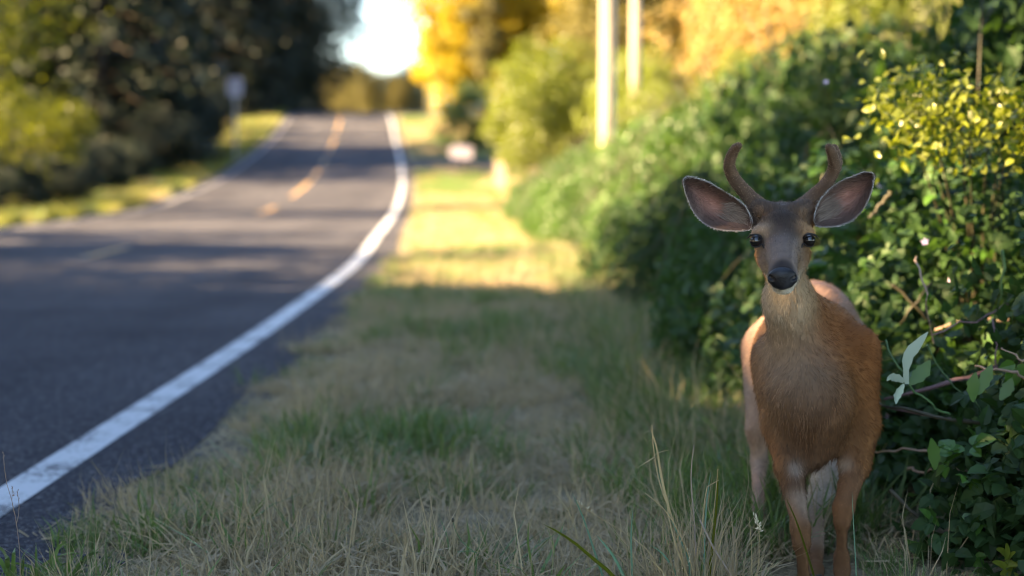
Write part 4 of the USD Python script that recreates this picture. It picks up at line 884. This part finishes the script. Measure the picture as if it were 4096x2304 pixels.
def ear_mesh(base, tip, top, bot, D0, Dtip, side):
    """A cupped ear with its own thickness; returns vertices, faces and colours."""
    nu, nv = 34, 25; us, vs_ = np.linspace(0, 1, nu), np.linspace(0, 1, nv)
    tp = spline(np.array([base] + top + [tip], float), nu); bp = spline(np.array([base] + bot + [tip], float), nu)
    front, cols = [], []
    for i, u in enumerate(us):
        for j, v in enumerate(vs_):
            cup = math.sin(PI * v) ** .8 * math.sin(PI * min(1, u * .80 + .10)) * .050
            edge_roll = -.010 * (1 - v) ** 6 * math.sin(PI * u)
            q = tp[i] * (1 - v) + bp[i] * v; front.append(W(q[0], q[1], D0 + (Dtip - D0) * u + cup + edge_roll))
            e = min(v, 1 - v) * 2; r = min(e, (1 - u) * 2.2)
            rim = np.exp(-(r / .04) ** 2) * .65; c = np.array((.085, .058, .050)); pink = np.exp(-((u - .52) / .27) ** 2 - ((v - .45) / .24) ** 2)
            c = c * (1 - pink) + np.array((.40, .21, .165)) * pink
            tuft_ = np.exp(-((u - .20) / .13) ** 2 - ((v - .42) / .30) ** 2) * .25; c = c * (1 - tuft_) + np.array((.42, .38, .35)) * tuft_
            cols.append(c * (1 - rim) + np.array((.34, .32, .30)) * rim)
    front = np.array(front); m = trimesh.Trimesh(front, np.array([[a * nv + b, a * nv + b + 1, (a + 1) * nv + b + 1] for a in range(nu - 1) for b in range(nv - 1)] + [[a * nv + b, (a + 1) * nv + b + 1, (a + 1) * nv + b] for a in range(nu - 1) for b in range(nv - 1)]), process=False)
    nn = np.array(m.vertex_normals); s = -np.sign(nn[:, 1].mean()); nn = nn * s; f = np.array(m.faces)
    if s < 0: f = f[:, ::-1]
    th = .0035 * np.array([min(1, .3 + 4 * min(v, 1 - v)) for u in us for v in vs_])
    back = front - nn * th[:, None]; n = len(front); ring = [j for j in range(nv)] + [i * nv + nv - 1 for i in range(1, nu)] + [(nu - 1) * nv + j for j in range(nv - 2, -1, -1)] + [i * nv for i in range(nu - 2, 0, -1)]
    rf = []
    for a, b in zip(ring, ring[1:] + ring[:1]): rf += [[a, b, n + b], [a, n + b, n + a]]
    cb = np.tile([.16, .11, .075], (n, 1)); 
    return np.vstack([front, back]), np.vstack([f, f[:, ::-1] + n, rf]), np.vstack([cols, cb]), front.reshape(nu, nv, 3), nn.reshape(nu, nv, 3), np.array(cols).reshape(nu, nv, 3)


earL = ear_mesh((752, 223), (683.3, 181.5), [(745, 206), (736, 198.5), (722, 190), (705, 180.5), (688, 176.6), (685, 177.8)], [(749, 230), (736, 231), (718, 229.5), (704, 223.5), (694, 213), (687.2, 198), (683.8, 186.5)], 3.80, 3.80, -1)
earR = ear_mesh((814, 221), (874, 177), [(818, 204), (826, 192.5), (838, 182.5), (853, 176), (865, 172), (871, 172.4)], [(818, 226.5), (830, 227), (848, 222.5), (861, 212), (869.5, 197), (873.3, 184)], 3.80, 3.79, 1)
av_, af_ = join([(sv, sf), earL[:2], earR[:2]]); acol = np.vstack([scol, earL[2], earR[2]])
buck = thing('deer', 'young black-tailed buck with velvet spike antlers facing the camera beside the brambles', 'deer', BASE)
body = obj('body', (av_ - BASE, af_), 'coat', buck, smooth=True); primvar(body, 'coat', acol)

# eyes, lids, nose, antlers, hooves
rng = R(900)
for (px, py, s) in ((755.9, 241.0, -1), (809.3, 240.4, 1)):
    e = trimesh.creation.icosphere(4, 1.0); e.apply_scale([.0146, .0150, .0140]); c = W(px, py, 3.700); e.apply_translation(c - BASE)
    obj('eye', (np.array(e.vertices), np.array(e.faces)), 'eye_black', buck, smooth=True)
    lid = [W(px - 6.2 * s, py - 1.0, 3.700), W(px - 4.2 * s, py - 5.0, 3.692), W(px + .5 * s, py - 6.6, 3.690), W(px + 4.8 * s, py - 5.6, 3.696), W(px + 8 * s, py - 3.4, 3.706), W(px + 10.5 * s, py - 1.2, 3.712)]
    obj('eyelash', tube(spline(lid, 16) - BASE, np.array([.0012] + [.0026] * 9 + [.0022, .0018, .0014, .001, .0007, .0004]), 6), 'lash_black', buck, smooth=True)
    low = [W(px - 7.6 * s, py + 7.5, 3.686), W(px - 5.6 * s, py + 3.0, 3.690), W(px - 2.7 * s, py + 5.8, 3.690), W(px + 1.5 * s, py + 6.2, 3.692), W(px + 4.8 * s, py + 3.4, 3.700)]
    obj('eyelid', tube(spline(low, 14) - BASE, np.array([.0006] + [.0015] * 12 + [.0006]), 6), 'lash_black', buck, smooth=True)
nz = field_mesh([ell(W(782.5, 274.5, 3.548), (.0285, .017, .0165), 0, .5, .01), ell(W(782.5, 283, 3.548), (.018, .014, .0165), 0, 0, .012), cap(W(772.5, 279, 3.553), W(775, 283.5, 3.556), .0115, .0085, .012), cap(W(792.5, 279, 3.553), W(790, 283.5, 3.556), .0115, .0085, .012),
                 cap(W(772.8, 279.8, 3.536), W(770.2, 277.2, 3.545), .0042, .0050, .004, cut=True), cap(W(792.4, 279.8, 3.536), W(795, 277.2, 3.545), .0042, .0050, .004, cut=True),
                 cap(W(782.6, 280, 3.529), W(782.6, 289, 3.531), .0012, .0012, .004, cut=True), cap(W(774, 289.5, 3.545), W(791, 289.5, 3.545), .0012, .0012, .004, cut=True)], .0014, .012, 3)
obj('nose', (np.array(nz.vertices) - BASE, np.array(nz.faces)), 'nose_skin', buck, smooth=True)


def antler(paths):
    pr = []
    for pts, rad in paths:
        P = spline([W(*q) for q in pts], 16); r = np.interp(np.linspace(0, 1, 16), np.linspace(0, 1, len(rad)), rad)
        pr += [cap(P[i], P[i + 1], r[i], r[i + 1], .008) for i in range(15)]
    m = field_mesh(pr, .0028, .02, 3); v = np.array(m.vertices); d = obj('antler', (v - BASE, np.array(m.faces)), 'coat', buck, smooth=True)
    col = np.array([.095, .058, .035]) * (.75 + .5 * meshkit.fbm(v * 60, 3))[:, None]; primvar(d, 'coat', col)
    return m, col


aL = antler([([(765, 212, 3.81), (757, 205, 3.84), (745.8, 193, 3.86), (733, 176.8, 3.86), (729.3, 163.8, 3.84), (732.8, 152.5, 3.82), (738.6, 145.6, 3.79)], [.023, .020, .0165, .0145, .0135, .0125, .0105, .0085])])
aR = antler([([(798, 212, 3.81), (804.5, 205.5, 3.84), (814, 196, 3.86), (828.3, 180.6, 3.86), (834.3, 167.7, 3.85), (832.3, 155, 3.82), (828.8, 147, 3.79)], [.023, .020, .0165, .0145, .0135, .0125, .0105, .0085]),
             ([(834.3, 168, 3.85), (836, 157, 3.88), (833.4, 147, 3.89)], [.0125, .0105, .0075])])
for (px, py, D, w_) in ((757, 551, 4.34, .019), (817, 596, 3.97, .018), (805.5, 604, 3.90, .019), (842, 592, 3.92, .019)):
    c = W(px, py, D); g = float(ground_z(c[0], c[1])); parts = []
    for s in (-1, 1):
        q = trimesh.convex.convex_hull(np.vstack([np.array([[s * .003, .028, 0], [s * w_, .024, 0], [s * .004, -.050, 0], [s * w_ * .75, -.046, 0], [s * .002, .020, .028], [s * w_ * .8, .018, .028], [s * .004, -.018, .026], [s * w_ * .7, -.016, .026], [s * .005, -.05, .008], [s * w_ * .7, -.047, .008]])]))
        parts.append((np.array(q.vertices), np.array(q.faces)))
    v, f = join(parts); obj('hoof', (v + [c[0], c[1] , g] - BASE, f), 'hoof_horn', buck)

# fur: short strands over the skin, each lying the way the coat lies
def strands(P, N, flow, length, col, rng, lean=.30, wid=.0011, seg=4):
    n = len(P); fl = flow - N * (flow * N).sum(1, keepdims=True); fl = norm(norm(fl) + rng.normal(size=(n, 3)) * .22)
    d0 = norm(fl + N * (lean + rng.uniform(0, .35, (n, 1)))); L = (length * rng.uniform(.6, 1.3, n))[:, None]
    pts = np.stack([P - N * .001 + d0 * L * s + fl * L * (s * s * .25) + np.array([0, 0, -1]) * L * s * s * .12 for s in np.linspace(0, 1, seg)], 1)
    ww = np.outer(wid * rng.uniform(.7, 1.3, n), [1., .85, .55, .12]); cc = col * rng.uniform(.55, 1.5, (n, 1))
    return pts.reshape(-1, 3), ww.ravel(), np.repeat(cc, seg, 0)


fa = np.linalg.norm(np.cross(sv[sf[:, 1]] - sv[sf[:, 0]], sv[sf[:, 2]] - sv[sf[:, 0]]), axis=1) / 2
fc = sv[sf].mean(1); fcol, fl_, _ = coat_at(fc); wgt = fa * np.where(fl_ < .010, 2.3, 1.0) * np.where(fc[:, 2] < .03, 0, 1) * np.where(skin.face_normals[:, 1] > .6, .35, 1)
NH = 78000; pick = rng.choice(len(sf), NH, p=wgt / wgt.sum()); b1, b2_ = rng.uniform(size=(2, NH)); sw = b1 + b2_ > 1; b1[sw] = 1 - b1[sw]; b2_[sw] = 1 - b2_[sw]
tri = sv[sf[pick]]; P = tri[:, 0] + b1[:, None] * (tri[:, 1] - tri[:, 0]) + b2_[:, None] * (tri[:, 2] - tri[:, 0]); N = np.array(skin.face_normals)[pick]
c_, l_, f_ = coat_at(P)
keep = np.ones(NH, bool)
for (px, py, D, r) in ((755.9, 241, 3.700, .0185), (809.3, 240.4, 3.700, .0185), (782.5, 279, 3.535, .033)): keep &= np.linalg.norm(P - W(px, py, D), axis=1) > r
clump = meshkit.fbm(P * np.array([55, 55, 22]), 3); c_ = c_ * (.30 + 1.38 * clump)[:, None]
sets = [strands(P[keep], N[keep], f_[keep], l_[keep], c_[keep], rng, .20)]
for E_ in (earL, earR):
    g, nn, cl_ = E_[3], E_[4], E_[5]; nu, nv = g.shape[:2]; ctr = g.reshape(-1, 3).mean(0)
    i = rng.integers(1, nu - 1, 2600); j = rng.integers(0, nv, 2600); Pp = g[i, j] + rng.normal(size=(2600, 3)) * .0015; rimw = np.minimum(j, nv - 1 - j) < 2
    fl = g[nu - 1, nv // 2] - g[0, nv // 2]; fl = np.where(rimw[:, None], (g[i, j] - ctr) * [1, .2, 1], np.tile(fl, (2600, 1)))
    sets.append(strands(Pp, nn[i, j], norm(fl), np.where(rimw, .008, .010), cl_[i, j], rng, .35, .0008))
    m_ = 520; i = rng.integers(2, nu, m_); j = np.where(rng.uniform(size=m_) < .5, 0, nv - 1); Pp = g[i, j]
    sets.append(strands(Pp, nn[i, j], norm((Pp - ctr) * [1, .1, 1] + [0, 0, .01]), np.full(m_, .006), np.tile([.40, .39, .37], (m_, 1)), rng, .2, .0006))
    m_ = 500; i = rng.integers(3, 12, m_); j = rng.integers(3, 18, m_); sets.append(strands(g[i, j], nn[i, j], norm(np.tile(g[20, 12] - g[3, 12], (m_, 1)) + [0, 0, .03]), np.full(m_, .026), np.tile([.26, .21, .18], (m_, 1)), rng, .35, .0009))
for m_, col in (aL, aR):
    k = rng.choice(len(m_.faces), 2600); Pp = np.array(m_.triangles_center)[k]; Nn = np.array(m_.face_normals)[k]
    sets.append(strands(Pp, Nn, norm(rng.normal(size=(2600, 3)) * .5 + [0, 0, .8]), np.full(2600, .0048), np.tile([.24, .16, .105], (2600, 1)), rng, .9, .0006))
hp = np.vstack([s[0] for s in sets]) - BASE; hw = np.concatenate([s[1] for s in sets]); hc = np.vstack([s[2] for s in sets])
cv = UsdGeom.BasisCurves.Define(stage, str(buck.GetPath()) + '/fur'); cv.CreateTypeAttr('linear'); cv.CreateBasisAttr('bezier')
cv.CreatePointsAttr(Vt.Vec3fArray.FromNumpy(hp.astype(np.float32))); cv.CreateCurveVertexCountsAttr(Vt.IntArray.FromNumpy(np.full(len(hp) // 4, 4, np.int32)))
cv.CreateWidthsAttr(Vt.FloatArray.FromNumpy(hw.astype(np.float32))); cv.SetWidthsInterpolation('vertex'); primvar(cv.GetPrim(), 'coat', hc)
UsdShade.MaterialBindingAPI.Apply(cv.GetPrim()).Bind(UsdShade.Material.Get(stage, '/World/Looks/fur')); data(cv.GetPrim(), kind='stuff')
